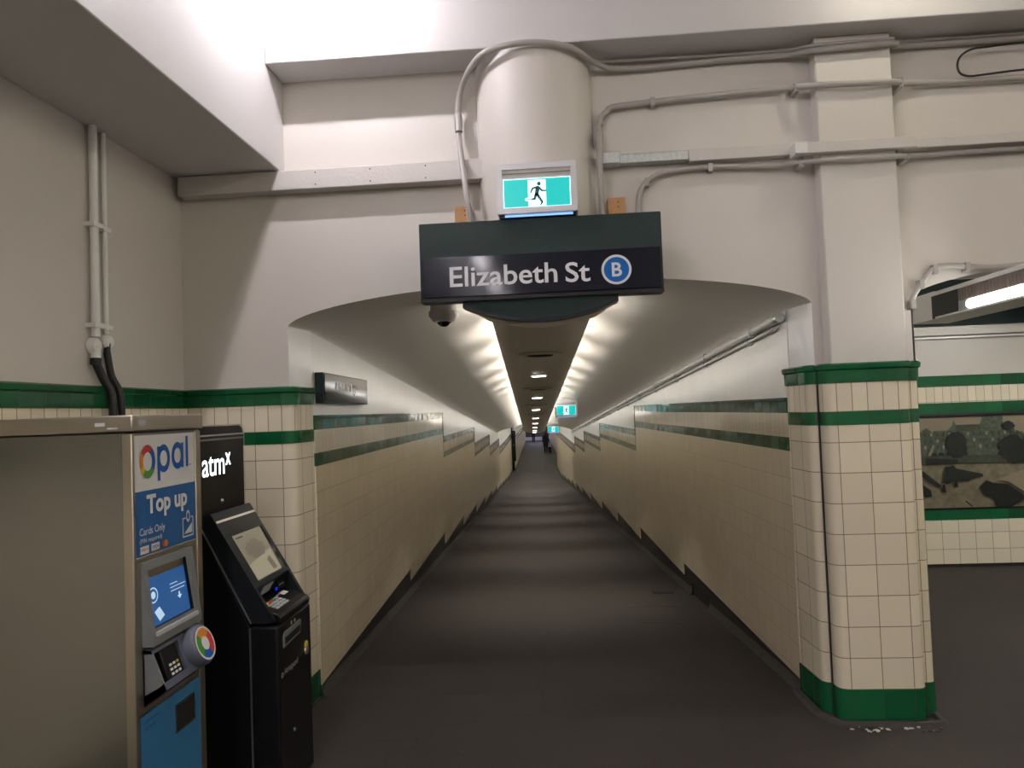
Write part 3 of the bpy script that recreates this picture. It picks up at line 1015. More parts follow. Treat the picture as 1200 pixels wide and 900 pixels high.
# ------------------------------------------------------------------ dome camera
cc = thing('security_camera', (-.71, 4.42, 2.13), 'white dome security camera under the vault below the station sign', 'camera')
mb = MB()
mb.lathe([(0, .175), (.078, .175), (.078, .085), (.088, .080), (.088, .052), (.062, .018), (0, .018)], (-.71, 4.42, 2.13), 'cam_white', seg=28)
mb.build('housing', cc)
mb = MB()
mb.lathe([(0, -.012), (.02, -.009), (.036, .004), (.043, .022)], (-.71, 4.42, 2.13), 'glass_dark', seg=24)
mb.build('dome', cc)
mb = MB()
mb.lathe([(.043, .022), (.050, .014), (.054, .024)], (-.71, 4.42, 2.13), 'chrome', seg=28)
mb.build('dome_ring', cc)

# ------------------------------------------------------------------ trunking and conduits on the front wall
mb = MB()
mb.box(-2.07, -.39, 3.915, 4.0, 2.838, 2.945, 'trunk')
tr = tag(mb.build('cable_trunking', bevel=.004), 'painted square trunking on the front wall left of the round column', 'trunking')
tr['label'] = 'painted square trunking on the front wall left of the round column'
mb = MB()
for x in (-1.30, -1.0, -.7):
    for z in (2.86, 2.925):
        mb = MB()
        mb.disc((x, 3.9135, z), (0, -1, 0), .004, 'skirt', 8)
        mb.build('screw', tr, weld=False)
t = thing('cable_trunking', (.95, 3.96, 2.85), 'painted trunking right of the column that steps forward over the pilaster', 'trunking')
mb = MB()
mb.box(.687, 1.21, 3.945, 4.0, 2.874, 2.936, 'trunk')
mb.box(1.205, 1.80, 3.85, 3.895, 2.848, 2.905, 'trunk')
mb.box(1.75, 4.2, 3.93, 4.0, 2.868, 2.918, 'trunk')
mb.build('trunking_body', t, bevel=.004)
mb = MB()
mb.box(1.2035, 1.265, 3.847, 3.94, 2.851, 2.908, 'white')
mb.build('end_cap', t)
t = thing('trunking_cover', (.45, 3.96, 2.9), 'bare galvanised steel trunking cover just right of the round column', 'trunking')
mb = MB()
mb.box(.215, .33, 3.915, 4.0, 2.877, 2.94, 'galv')
mb.build('box_end', t, bevel=.003)
mb = MB()
mb.box(.325, .685, 3.935, 4.0, 2.880, 2.930, 'galv')
mb.build('cover', t, bevel=.003)

def conduit(pts, r, label, cat='conduit', mat='pipe', sadd=True, nsm=6, extra=None, group=None, step=9):
    path = smooth_path(pts, nsm)
    t = thing('conduit', path[0], label, cat, group)
    mb = MB()
    mb.tube(path, r, mat, 10)
    mb.build('pipe', t)
    if sadd:
        for i in range(2, len(path) - 2, step):
            mb = MB()
            q = path[i]
            if q.x < 2.5:
                mb.box(q.x - .011, q.x + .011, q.y - r - .003, 3.894 if 1.35 < q.x < 1.71 and q.z > 2.4 else 3.999, q.z - r - .012, q.z + r + .004, mat)
                mb.build('saddle', t)
    return t, path
t, _ = conduit([(-.445, 3.80, 2.545), (-.47, 3.80, 2.72), (-.515, 3.93, 3.05), (-.52, 3.95, 3.20), (-.50, 3.92, 3.31), (-.44, 3.84, 3.39), (-.33, 3.74, 3.435), (-.113, 3.708, 3.448), (.09, 3.76, 3.432), (.22, 3.90, 3.41),
         (.38, 3.965, 3.395), (.90, 3.97, 3.408), (1.22, 3.955, 3.405), (1.34, 3.872, 3.382), (1.715, 3.872, 3.390), (1.80, 3.96, 3.412), (2.4, 3.97, 3.415), (4.5, 3.97, 3.42)], .0155,
        'painted conduit arching around the top of the round column to the right', sadd=False)
mb = MB()
mb.tube([(-.519, 3.949, 3.20), (-.516, 3.932, 3.10)], .021, 'pipe', 10)
mb.build('coupling', t)
mb = MB()
mb.tube(smooth_path([(.24, 3.96, 3.44), (.9, 3.97, 3.436), (1.24, 3.955, 3.432), (1.33, 3.872, 3.408), (1.72, 3.872, 3.414), (1.83, 3.97, 3.440), (4.5, 3.97, 3.445)], 4), .009, 'pipe', 8)
mb.build('thin_cable', t)
conduit([(.222, 3.88, 2.53), (.222, 3.892, 2.70), (.222, 3.892, 2.98), (.225, 3.955, 3.05), (.232, 3.968, 3.11), (.27, 3.968, 3.17), (.36, 3.968, 3.20), (.9, 3.968, 3.225), (1.2, 3.96, 3.230), (1.34, 3.872, 3.200), (1.715, 3.872, 3.192), (1.82, 3.96, 3.215), (2.4, 3.968, 3.21), (4.5, 3.968, 3.22)], .016,
        'painted conduit rising right of the column then bending along the wall', step=12)
conduit([(.415, 3.94, 2.53), (.415, 3.95, 2.66), (.436, 3.966, 2.745), (.49, 3.968, 2.80), (.58, 3.968, 2.83), (.8, 3.968, 2.843), (1.1, 3.965, 2.826), (1.22, 3.95, 2.830), (1.34, 3.872, 2.812), (1.715, 3.872, 2.812), (1.82, 3.95, 2.832), (2.3, 3.965, 2.842), (4.5, 3.965, 2.842)], .014,
        'lower painted conduit curving up from the right end of the sign', step=14)
conduit([(1.785, 3.965, 2.06), (1.79, 3.968, 2.11), (1.855, 3.97, 2.205), (1.905, 3.972, 2.25), (1.98, 3.972, 2.262), (2.35, 3.972, 2.250), (3.2, 3.972, 2.40), (4.5, 3.972, 2.5)], .015,
        'short painted conduit bending up beside the pilaster above the passage light', step=8)
t, _ = conduit([(2.75, 3.93, 3.378), (2.45, 3.93, 3.376), (2.30, 3.935, 3.374), (2.22, 3.945, 3.372), (2.14, 3.945, 3.365), (2.085, 3.945, 3.335), (2.064, 3.945, 3.29), (2.075, 3.945, 3.245), (2.12, 3.945, 3.226), (2.2, 3.945, 3.230), (2.40, 3.94, 3.240), (2.75, 3.94, 3.246)], .0055,
        'thin black cable loop between the two upper conduits at right', cat='cable', mat='cable', sadd=False)
t.name = 'cable_loop'
for x0, x1, side in ((-.553, -.468, 'left'), (.256, .348, 'right')):
    mb = MB()
    mb.box(x0, x1, 3.93, 4.0, 2.60, 2.70, 'tan')
    t = tag(mb.build('wood_block', bevel=.002), f'small tan wooden block on the wall just {side} of the round column', 'block')
    for dx, dz in ((.055, .05), (.055, .075)):
        mb = MB()
        mb.disc((x0 + dx, 3.929, 2.60 + dz), (0, -1, 0), .004, 'skirt', 8)
        mb.build('screw', t, weld=False)

# pipes down the left wall
t = thing('wall_conduit', (-2.085, 3.2, 1.6), 'pair of white pipes with black tails coming down the left wall', 'conduit')
def vpipe(y, r, z0, name, mat='pipe_white'):
    mb = MB()
    mb.tube([(-2.1 + r + .008, y, z0), (-2.1 + r + .008, y, 2.95)], r, mat, 10)
    for z in (2.05, 2.5):
        mb.box(-2.1, -2.1 + 2 * r + .012, y - r - .016, y + r + .016, z - .01, z + .01, mat)
    return mb.build(name, t)
vpipe(3.185, .019, 2.00, 'pipe')
vpipe(3.275, .011, 2.02, 'pipe')
mb = MB()
mb.lathe([(0, -.002), (.036, 0), (.038, .02), (.03, .034), (0, .036)], (-2.098, 3.185, 1.96), 'pipe_white', axis='x', seg=20)
mb.tube([(-2.075, 3.185, 1.96), (-2.075, 3.185, 1.90)], .021, 'pipe_white', 10)
mb.tube([(-2.075, 3.185, 1.905), (-2.075, 3.185, 1.875)], .024, 'cable', 10)
mb.build('junction', t)
mb = MB()
mb.lathe([(0, -.002), (.032, 0), (.034, .018), (.026, .03), (0, .032)], (-2.098, 3.285, 1.985), 'pipe_white', axis='x', seg=20)
mb.tube([(-2.08, 3.28, 1.98), (-2.08, 3.275, 1.925)], .014, 'cable', 10)
mb.build('junction', t)
mb = MB()
mb.tube(smooth_path([(-2.075, 3.185, 1.885), (-2.06, 3.215, 1.81), (-2.035, 3.235, 1.74), (-2.03, 3.235, 1.55)], 4), .019, 'cable', 10)
mb.build('cable_tail', t)
mb = MB()
mb.tube(smooth_path([(-2.08, 3.275, 1.94), (-2.07, 3.29, 1.83), (-2.035, 3.30, 1.74), (-2.03, 3.30, 1.55)], 4), .016, 'cable', 10)
mb.build('cable_tail', t)

# twin pipes along the right springing of the tunnel vault
for i, (dt, dz, r, lab) in enumerate(((.032, -.04, .024, 'thicker white pipe running down the right springing of the tunnel vault'),
                                      (.020, -.085, .011, 'thin pipe fixed just below the thicker pipe on the right tunnel wall'))):
    y0 = 4.30 if i == 0 else 4.42
    path = [(xc(y) + HW - dt, y, zspring(y) + dz) for y in (y0, 8, 12, 16, 20, 24, 27.3)]
    t = thing('tunnel_pipe', path[0], lab, 'pipe')
    mb = MB()
    mb.tube(path, r, 'pipe_white', 10)
    mb.build('pipe', t)
    for k in range(18):
        mb = MB()
        y = y0 + .5 + 1.25 * k
        q = Vector((xc(y) + HW - dt, y, zspring(y) + dz))
        mb.box(q.x - r - .003, q.x + dt, y - .01, y + .01, q.z - r - .012, q.z + r + .003, 'galv')
        mb.build('saddle', t)
    if i == 0:
        mb = MB()
        q = Vector(path[0])
        mb.tube([q + Vector((0, -.02, 0)), q + Vector((-.002, .05, -.003))], .027, 'galv', 12)
        mb.build('end_gland', t)

# ------------------------------------------------------------------ black sign on the left tunnel wall
def xl(y, proud):
    return xc(y) - HW + proud
sn = thing('wall_sign', (xl(4.95, .02), 4.95, 1.69), 'glossy black name sign on the left tunnel wall near the mouth', 'sign')
def slab(y0, y1, z0, z1, p0, p1, mat, mb):
    mb.hexa([(xl(y0, p0), y0, z0), (xl(y0, p1), y0, z0), (xl(y1, p1), y1, z0), (xl(y1, p0), y1, z0),
             (xl(y0, p0), y0, z1), (xl(y0, p1), y0, z1), (xl(y1, p1), y1, z1), (xl(y1, p0), y1, z1)], mat)
mb = MB()
slab(4.36, 5.56, 1.692, 1.875, 0, .05, 'sign_green', mb)
mb.build('box', sn, bevel=.003)
mb = MB()
slab(4.385, 5.535, 1.700, 1.867, .05, .054, 'wall_sign_face', mb)
mb.build('face', sn)
mb = MB()
yy = 4.62
for k, wd in enumerate((.07, .03, .04, .035, .03, .045, .05, .06)):
    zb = 1.775 + .004 * (k % 2)
    mb.face([(xl(yy, .0555), yy, zb), (xl(yy + wd * .7, .0555), yy + wd * .7, zb), (xl(yy + wd * .7, .0555), yy + wd * .7, zb + .045), (xl(yy, .0555), yy, zb + .045)], 'grey_light')
    yy += wd + .012
mb.disc((xl(5.12, .0555), 5.12, 1.785), (1, .047, 0), .038, 'grey_light', 20, r_in=.03)
mb.build('worn_marks', sn, weld=False)

# ------------------------------------------------------------------ card top-up machine
XF = -1.40
tv = thing('ticket_machine', (-1.74, 2.55, 0), 'stainless steel card top up machine with white and blue front by left wall', 'ticket machine')
YN, YFAR = 2.322, 2.772
mb = MB()
mb.box(-2.06, XF, YN, YFAR, 0.0, 1.577, 'steel_dark')
mb.build('cabinet', tv, bevel=.004)
mb = MB()
mb.box(-2.065, XF + .012, YN - .012, YFAR + .008, 1.58, 1.634, 'steel')
mb.build('top_cap', tv, bevel=.005)
mb = MB()
mb.box(XF - .03, XF + .004, YN - .003, 2.336, .02, 1.574, 'steel')
mb.box(XF - .02, XF + .004, 2.732, YFAR, .02, 1.572, 'steel')
mb.box(XF - .02, XF + .003, 2.336, 2.732, 1.158, 1.172, 'steel')
mb.build('front_frame', tv, bevel=.003)
mb = MB()
mb.face([(XF + .001, 2.337, 1.383), (XF + .001, 2.728, 1.383), (XF + .001, 2.728, 1.566), (XF + .001, 2.337, 1.566)], 'white')
mb.face([(XF + .001, 2.337, 1.172), (XF + .001, 2.728, 1.172), (XF + .001, 2.728, 1.383), (XF + .001, 2.337, 1.383)], 'blue')
sp = mb.build('sign_panel', tv, weld=False)
# logo: ring in four colours + rounded letters
mb = MB()
X1 = XF + .0022
cO = (X1, 2.4125, 1.478)
for a0, a1, mt in ((-35, 55, 'logo_blue'), (55, 145, 'red'), (145, 205, 'orange'), (205, 235, 'yellow'), (235, 325, 'leaf')):
    mb.disc(cO, (1, 0, 0), .047, mt, 10, r_in=.026, a0=math.radians(a0), a1=math.radians(a1), right=(0, 1, 0), ry=.056)
hexp = [(-.024, 0.0), (0, .034), (.024, 0), (0, -.030)]
mb.face([(X1 + .0004, cO[1] + a, cO[2] + b_) for a, b_ in hexp], 'white')
def ring(cyy, czz, r, rin, mat):
    mb.disc((X1, cyy, czz), (1, 0, 0), r, mat, 24, r_in=rin, right=(0, 1, 0), ry=r * 1.18)
def bar(y0, y1, z0, z1, mat, lift=.0003):
    mb.face([(X1 + lift, y0, z0), (X1 + lift, y1, z0), (X1 + lift, y1, z1), (X1 + lift, y0, z1)], mat)
ring(2.513, 1.483, .041, .023, 'logo_blue')
bar(2.472, 2.489, 1.408, 1.525, 'logo_blue')
ring(2.606, 1.487, .041, .023, 'logo_blue')
bar(2.630, 2.647, 1.443, 1.532, 'logo_blue')
bar(2.663, 2.680, 1.444, 1.555, 'logo_blue')
mb.disc((X1, 2.695, 1.449), (1, 0, 0), .004, 'logo_blue', 10, right=(0, 1, 0))
mb.build('logo', sp, weld=False)
mb = MB()
RY, UZ = (0, 1, 0), (0, 0, 1)
text(mb, 'Top up', (X1, 2.402, 1.285), RY, UZ, .265, .083, 'white', bold=.035)
mb.build('lettering', sp, weld=False)
mb = MB()
text(mb, 'Cards Only', (X1, 2.358, 1.2305), RY, UZ, .155, .032, 'white', bold=.004)
mb.build('lettering', sp, weld=False)
mb = MB()
text(mb, '(PIN required)', (X1, 2.358, 1.209), RY, UZ, .135, .019, 'white')
mb.build('lettering', sp, weld=False)
mb = MB()
# payment badges and the small ticket pictogram
bar(2.360, 2.410, 1.178, 1.203, 'white')
bar(2.425, 2.475, 1.178, 1.203, 'white')
bar(2.4255, 2.4745, 1.178, 1.182, 'yellow', .0005)
bar(2.490, 2.530, 1.180, 1.203, 'blue')
text(mb, 'eftpos', (X1 + .0006, 2.364, 1.186), RY, UZ, .042, .012, 'red', bold=.01)
text(mb, 'VISA', (X1 + .0006, 2.430, 1.185), RY, UZ, .040, .012, 'logo_blue', bold=.02, shear=.2)
mb.disc((X1 + .0006, 2.503, 1.191), (1, 0, 0), .012, 'red', 16, right=(0, 1, 0))
mb.disc((X1 + .0008, 2.517, 1.191), (1, 0, 0), .012, 'orange', 16, right=(0, 1, 0))
for a in ((2.630, 2.636, 1.190, 1.258), (2.702, 2.708, 1.190, 1.258), (2.630, 2.708, 1.188, 1.193), (2.630, 2.652, 1.254, 1.259), (2.690, 2.708, 1.254, 1.259)):
    bar(*a, 'white')
mb.face([(X1, 2.640, 1.200), (X1, 2.698, 1.200), (X1, 2.698, 1.236)], 'white')
mb.disc((X1, 2.671, 1.262), (1, 0, 0), .014, 'white', 16, r_in=.008, right=(0, 1, 0), ry=.022)
mb.build('payment_badges', sp, weld=False)
# screen unit, leaning forward at the bottom
mb = MB()
mb.box(XF - .03, XF + .002, 2.337, 2.731, .672, 1.158, 'steel')
mb.build('screen_recess', tv)
def slope_pt(a, bq):          # screen face: a across (m from Y 2.36), bq down 0..1
    return Vector((XF + .008 + .032 * bq, 2.362 + a, 1.150 - .268 * bq))
mb = MB()
W_ = .325
o = [slope_pt(0, 0), slope_pt(W_, 0), slope_pt(W_, 1), slope_pt(0, 1)]
inn = [slope_pt(.025, .10), slope_pt(W_ - .058, .10), slope_pt(W_ - .048, .80), slope_pt(.022, .80)]
sunk = [q + Vector((-.014, 0, 0)) for q in inn]
back = [Vector((XF - .005, q.y, q.z)) for q in o]
for i in range(4):
    j = (i + 1) % 4
    mb.face([o[i], o[j], inn[j], inn[i]], 'grey_plastic')
    mb.face([inn[i], inn[j], sunk[j], sunk[i]], 'black')
    mb.face([back[i], back[j], o[j], o[i]], 'grey_plastic')
q0 = [slope_pt(.022, .845), slope_pt(W_ - .03, .845), slope_pt(W_ - .03, .895), slope_pt(.022, .895)]
bz = mb.build('screen_bezel', tv, weld=True)
mb = MB()
mb.hexa([q + Vector((-.002, 0, 0)) for q in (q0[3], q0[2], q0[1], q0[0])] + [q + Vector((.007, 0, 0)) for q in (q0[3], q0[2], q0[1], q0[0])], 'grey_light')
mb.build('ledge_bar', bz)
mb = MB()
def scr(u, v_, lift=0.0):      # inside the sunk screen
    a = sunk[0].lerp(sunk[1], u)
    b_ = sunk[3].lerp(sunk[2], u)
    return a.lerp(b_, v_) + Vector((.0012 + lift, 0, 0))
def srect(u0, u1, v0, v1, mat, lift):
    mb.face([scr(u0, v1, lift), scr(u1, v1, lift), scr(u1, v0, lift), scr(u0, v0, lift)], mat)
srect(0, 1, 0, 1, 'tvm_screen', 0)
srect(0, 1, 0, .15, 'tvm_screen_dark', .0004)
for k in range(3):
    srect(.16 + .12 * k, .26 + .12 * k, .09, .115, 'screen_ink', .0008)
srect(.72, .88, .05, .085, 'screen_ink', .0008)
for k, (a, b_) in enumerate(((.56, .76), (.56, .97), (.57, .93))):
    srect(a, b_, .40 + .065 * k, .415 + .065 * k, 'screen_ink', .0008)
srect(.75, .79, .60, .67, 'screen_ink', .0008)
mb.face([scr(.71, .66, .0008), scr(.77, .73, .0008), scr(.83, .66, .0008)], 'screen_ink')
def scirc(u, v_, r, rin, lift):
    for k in range(20):
        t0, t1 = 2 * math.pi * k / 20, 2 * math.pi * (k + 1) / 20
        mb.face([scr(u + rin * math.cos(t0), v_ + rin * 1.2 * math.sin(t0), lift), scr(u + r * math.cos(t0), v_ + r * 1.2 * math.sin(t0), lift),
                 scr(u + r * math.cos(t1), v_ + r * 1.2 * math.sin(t1), lift), scr(u + rin * math.cos(t1), v_ + rin * 1.2 * math.sin(t1), lift)], 'screen_ink')
scirc(.13, .47, .115, .095, .0008)
scirc(.13, .47, .055, .001, .0008)
mb.face([scr(.11, .76, .0008), scr(.24, .70, .0008), scr(.34, .88, .0008), scr(.21, .95, .0008)], 'screen_ink')
mb.build('screen', bz, weld=False)
# reader unit below
mb = MB()
yl, yr = 2.366, 2.692
side = [(XF - .005, .872), (XF + .030, .868), (XF + .078, .742), (XF + .060, .728), (XF - .005, .690)]
mb.prism([(x, z) for x, z in side], 'y', yl, 2.372, 'grey_plastic')
mb.prism([(x, z) for x, z in side], 'y', yr - .006, yr, 'grey_plastic')
mb.prism([(XF - .005, .872), (XF + .030, .868), (XF + .034, .858), (XF - .005, .858)], 'y', yl, yr, 'blue_grey')
mb.prism([(XF + .070, .765), (XF + .078, .742), (XF + .060, .728), (XF - .005, .690), (XF - .005, .72), (XF + .055, .752)], 'y', yl, yr, 'blue_grey')
mb.prism([(XF - .005, .86), (XF + .030, .866), (XF + .076, .746), (XF - .005, .72)], 'y', 2.520, yr, 'blue_grey')
mb.box(XF - .004, XF + .006, yl, yr, .69, .87, 'black')
rd = mb.build('reader_housing', tv)
nr = Vector((.126, 0, .048)).normalized()
mb = MB()
cR = Vector((XF + .056, 2.607, .808))
rgt = Vector((0, 1, 0))
upR = nr.cross(rgt)
def rp(r, h, t):
    return cR + rgt * (r * math.cos(t)) + upR * (r * math.sin(t)) + nr * h
for (ra, ha), (rb, hb) in zip([(.074, -.01), (.072, .02), (.064, .034)], [(.072, .02), (.064, .034), (.060, .036)]):
    for k in range(32):
        t0, t1 = 2 * math.pi * k / 32, 2 * math.pi * (k + 1) / 32
        mb.face([rp(ra, ha, t0), rp(ra, ha, t1), rp(rb, hb, t1), rp(rb, hb, t0)], 'blue_grey', smooth=True)
pk = mb.build('tap_reader', rd)
mb = MB()
c0 = cR + nr * .0362
mb.disc(c0, nr, .060, 'white', 32, right=rgt)
for a0, a1, mt in ((-60, 40, 'red'), (40, 130, 'orange'), (130, 230, 'leaf'), (230, 300, 'logo_blue')):
    mb.disc(c0 + nr * .0006, nr, .053, mt, 10, r_in=.024, a0=math.radians(a0), a1=math.radians(a1), right=rgt)
mb.build('reader_face', pk, weld=False)
mb = MB()
def kp(a, bq, h=0.0):
    return Vector((XF + .020 + .040 * bq, 2.395 + a, .862 - .125 * bq)) + nr * h
o = [kp(.015, 1.0), kp(.118, 1.0), kp(.112, .04), kp(.018, .04)]
mb.hexa([q - nr * .02 for q in o] + [q + nr * .008 for q in o], 'black')
pn = mb.build('pin_pad', rd, bevel=.004)
for row in range(4):
    for col_ in range(3):
        if row == 3 and col_ != 1:
            continue
        mb = MB()
        a, bq = .042 + .022 * col_, .50 + .115 * row
        o = [kp(a, bq + .06, .008), kp(a + .012, bq + .06, .008), kp(a + .012, bq, .008), kp(a, bq, .008)]
        mb.hexa(o + [q + nr * .003 for q in o], 'yellow' if (row, col_) == (0, 2) else 'white')
        mb.build('key', pn)
mb = MB()
mb.box(XF - .02, XF + .002, 2.345, 2.737, .04, .662, 'blue_low')
lp = mb.build('lower_panel', tv)
mb = MB()
mb.box(XF + .0021, XF + .0045, 2.556, 2.690, .525, .622, 'steel_dark')
mb.box(XF + .0046, XF + .006, 2.564, 2.682, .533, .615, 'black_matt')
mb.build('return_slot', lp)
mb = MB()
for k in range(2):
    mb.face([(XF + .0026, 2.36, .635 - .022 * k), (XF + .0026, 2.45 - .02 * k, .635 - .022 * k), (XF + .0026, 2.45 - .02 * k, .643 - .022 * k), (XF + .0026, 2.36, .643 - .022 * k)], 'blue')
mb.build('small_print', lp, weld=False)
for pts_, mt in (([(-1.512, YN - .0128, 1.600), (-1.478, YN - .0128, 1.600), (-1.478, YN - .0128, 1.612), (-1.512, YN - .0128, 1.612)], 'white'),
                 ([(-1.472, YN - .0128, 1.590), (-1.436, YN - .0128, 1.590), (-1.436, YN - .0128, 1.595), (-1.472, YN - .0128, 1.595)], 'white'),
                 ([(XF + .0128, 2.345, 1.597), (XF + .0128, 2.388, 1.597), (XF + .0128, 2.388, 1.618), (XF + .0128, 2.345, 1.618)], 'grey_light')):
    mb = MB()
    mb.face(pts_, mt)
    mb.build('sticker', tv, weld=False)

# ------------------------------------------------------------------ cash machine
at = thing('cash_machine', (-1.6, 3.25, 0), 'black cash machine with sloping screen and lit topper between top up machine and tiled wall', 'cash machine')
Y0, Y1 = 3.055, 3.450
mb = MB()
mb.prism([(-1.98, 0.012), (-1.345, 0.012), (-1.345, .745), (-1.545, 1.165), (-1.98, 1.165)], 'y', Y0, Y1, 'black')
mb.build('cabinet', at, bevel=.004)
mb = MB()
mb.box(-1.345, -1.225, Y0, Y1, .012, .748, 'black')
dr = mb.build('front_door', at, bevel=.012, seg=3)
mb = MB()
mb.box(-1.3465, -1.3405, Y0 - .004, Y0 + .002, .02, .742, 'silver')
mb.build('edge_trim', dr)
mb = MB()
mb.prism([(-1.545, 1.165), (-1.508, 1.218), (-1.500, 1.214), (-1.318, .905), (-1.352, .845), (-1.395, .845)], 'y', Y0, Y1, 'black_gloss')
mb.prism([(-1.395, .845), (-1.352, .845), (-1.318, .905), (-1.238, .768), (-1.270, .758), (-1.338, .760)], 'y', Y0, Y0 + .022, 'black_gloss')
mb.prism([(-1.395, .845), (-1.352, .845), (-1.318, .905), (-1.238, .768), (-1.270, .758), (-1.338, .760)], 'y', Y1 - .022, Y1, 'black_gloss')
hd = mb.build('screen_hood', at, bevel=.002)
mb = MB()
mb.prism([(-1.550, 1.165), (-1.545, 1.168), (-1.335, .763), (-1.341, .760)], 'y', Y0 - .003, Y0 + .01, 'silver')
mb.build('hood_edge', hd)
a = Vector((-1.500, 0, 1.214)); b_ = Vector((-1.318, 0, .905))
dS = (b_ - a) ; nS = Vector((.309, 0, .182)).normalized()
def sp_(y, s, lift=.0012):
    q = a + dS * (s / .688)
    return Vector((q.x, y, q.z)) + nS * lift
mb = MB()
mb.face([sp_(Y0 + .004, .085), sp_(Y1 - .004, .085), sp_(Y1 - .004, .066), sp_(Y0 + .004, .066)], 'silver')
mb.build('chrome_strip', hd, weld=False)
mb = MB()
mb.face([sp_(3.115, .645), sp_(3.402, .645), sp_(3.402, .225), sp_(3.115, .225)], 'atm_screen')
mb.face([sp_(3.118, .64, .0016), sp_(3.376, .64, .0016), sp_(3.376, .44, .0016), sp_(3.118, .50, .0016)], 'atm_screen2')
pts = [(.10 + .09 * math.cos(2 * math.pi * k / 20) * (1 + .15 * math.sin(3 * k)), .13 + .085 * math.sin(2 * math.pi * k / 20) * (1 + .1 * math.cos(2 * k))) for k in range(20)]
mb.face([sp_(3.15 + p_[0], .26 + p_[1], .002) for p_ in pts], 'atm_screen3')
mb.face([sp_(3.30, .62, .0022), sp_(3.345, .62, .0022), sp_(3.33, .49, .0022), sp_(3.29, .52, .0022)], 'atm_screen3')
mb.face([sp_(3.13, .262, .002), sp_(3.20, .262, .002), sp_(3.20, .250, .002), sp_(3.13, .250, .002)], 'black')
mb.build('screen', hd, weld=False)
mb = MB()
mb.face([sp_(3.378, .65), sp_(3.42, .65), sp_(3.42, .22), sp_(3.402, .225), sp_(3.378, .645)], 'glass_dark')
mb.build('privacy_edge', hd, weld=False)
# keypad shelf in the recess
mb = MB()
mb.prism([(-1.395, .845), (-1.352, .828), (-1.232, .792), (-1.218, .776), (-1.222, .752), (-1.395, .752)], 'y', Y0 + .022, Y1 - .022, 'black')
sh = mb.build('keypad_shelf', at, bevel=.004)
mb = MB()
mb.box(-1.40, -1.372, Y0 + .022, Y1 - .022, .84, .90, 'black_matt')
mb.face([(-1.349, 3.165, .846), (-1.349, 3.275, .846), (-1.326, 3.275, .888), (-1.326, 3.165, .888)], 'grey_light')
mb.box(-1.36, -1.33, 3.33, 3.41, .835, .872, 'black_gloss')
mb.face([(-1.3292, 3.34, .853), (-1.3292, 3.40, .853), (-1.3292, 3.40, .857), (-1.3292, 3.34, .857)], 'grey_light')
mb.face([(-1.33, 3.30, .838), (-1.33, 3.322, .838), (-1.33, 3.322, .852), (-1.33, 3.30, .852)], 'blue_led')
mb.build('card_slot', sh, weld=False)
nK = Vector((.036, 0, .120)).normalized()
def kq(y, q, h=0.0):
    return Vector((-1.352 + .120 * q, y, .828 - .036 * q)) + nK * h
for row in range(4):
    for col_ in range(4):
        mb = MB()
        y, q = 3.135 + .036 * col_, .30 + .135 * row
        o = [kq(y, q + .10), kq(y, q), kq(y + .028, q), kq(y + .028, q + .10)]
        mt = ('yellow', 'red', 'leaf', 'grey_light')[col_] if row == 0 else 'grey_light'
        mb.hexa([o[0], o[3], o[2], o[1]] + [p_ + nK * .005 for p_ in (o[0], o[3], o[2], o[1])], mt)
        mb.build('key', sh)
mb = MB()
mb.face([kq(3.325, .42, .0015), kq(3.385, .42, .0015), kq(3.385, .20, .0015), kq(3.325, .20, .0015)], 'white')
for k in range(3):
    mb.face([kq(3.287 + .011 * k, .30, .0015), kq(3.295 + .011 * k, .30, .0015), kq(3.295 + .011 * k, .22, .0015), kq(3.287 + .011 * k, .22, .0015)], 'grey_light')
mb.build('instruction_sticker', sh, weld=False)
mb = MB()
XD = -1.2245
mb.prism([(3.105, .645), (3.30, .655), (3.315, .705), (3.30, .712), (3.12, .706), (3.105, .690)], 'x', XD - .002, XD + .004, 'grey_plastic')
mb.face([(XD + .0042, 3.12, .655), (XD + .0042, 3.295, .662), (XD + .0042, 3.30, .690), (XD + .0042, 3.12, .684)], 'black')
mb.build('cash_slot', dr)
mb = MB()
for y in (3.195, 3.235):
    mb.face([(XD + .0008, y, .716), (XD + .0008, y + .016, .716), (XD + .0008, y + .016, .732), (XD + .0008, y, .732)], 'grey_light')
text(mb, 'Armaguard', (XD + .0008, 3.112, .5235), RY, UZ, .155, .034, 'grey_light', bold=.004)
mb.disc((XD + .0008, 3.088, .538), (1, 0, 0), .013, 'grey_light', 6, r_in=.006, right=(0, 1, 0))
mb.build('maker_mark', dr, weld=False)
mb = MB()
mb.lathe([(0, .008), (.018, .007), (.021, 0)], (XD, 3.375, .553), 'silver', axis='x', seg=16)
mb.lathe([(0, .007), (.017, .006), (.020, 0)], (XD, 3.375, .576), 'yellow', axis='x', seg=16)
mb.build('lock', dr)
mb = MB()
mb.tube([(XD, 3.205, .268), (XD + .006, 3.205, .268)], .008, 'grey_plastic', 10)
mb.build('keyhole', dr)
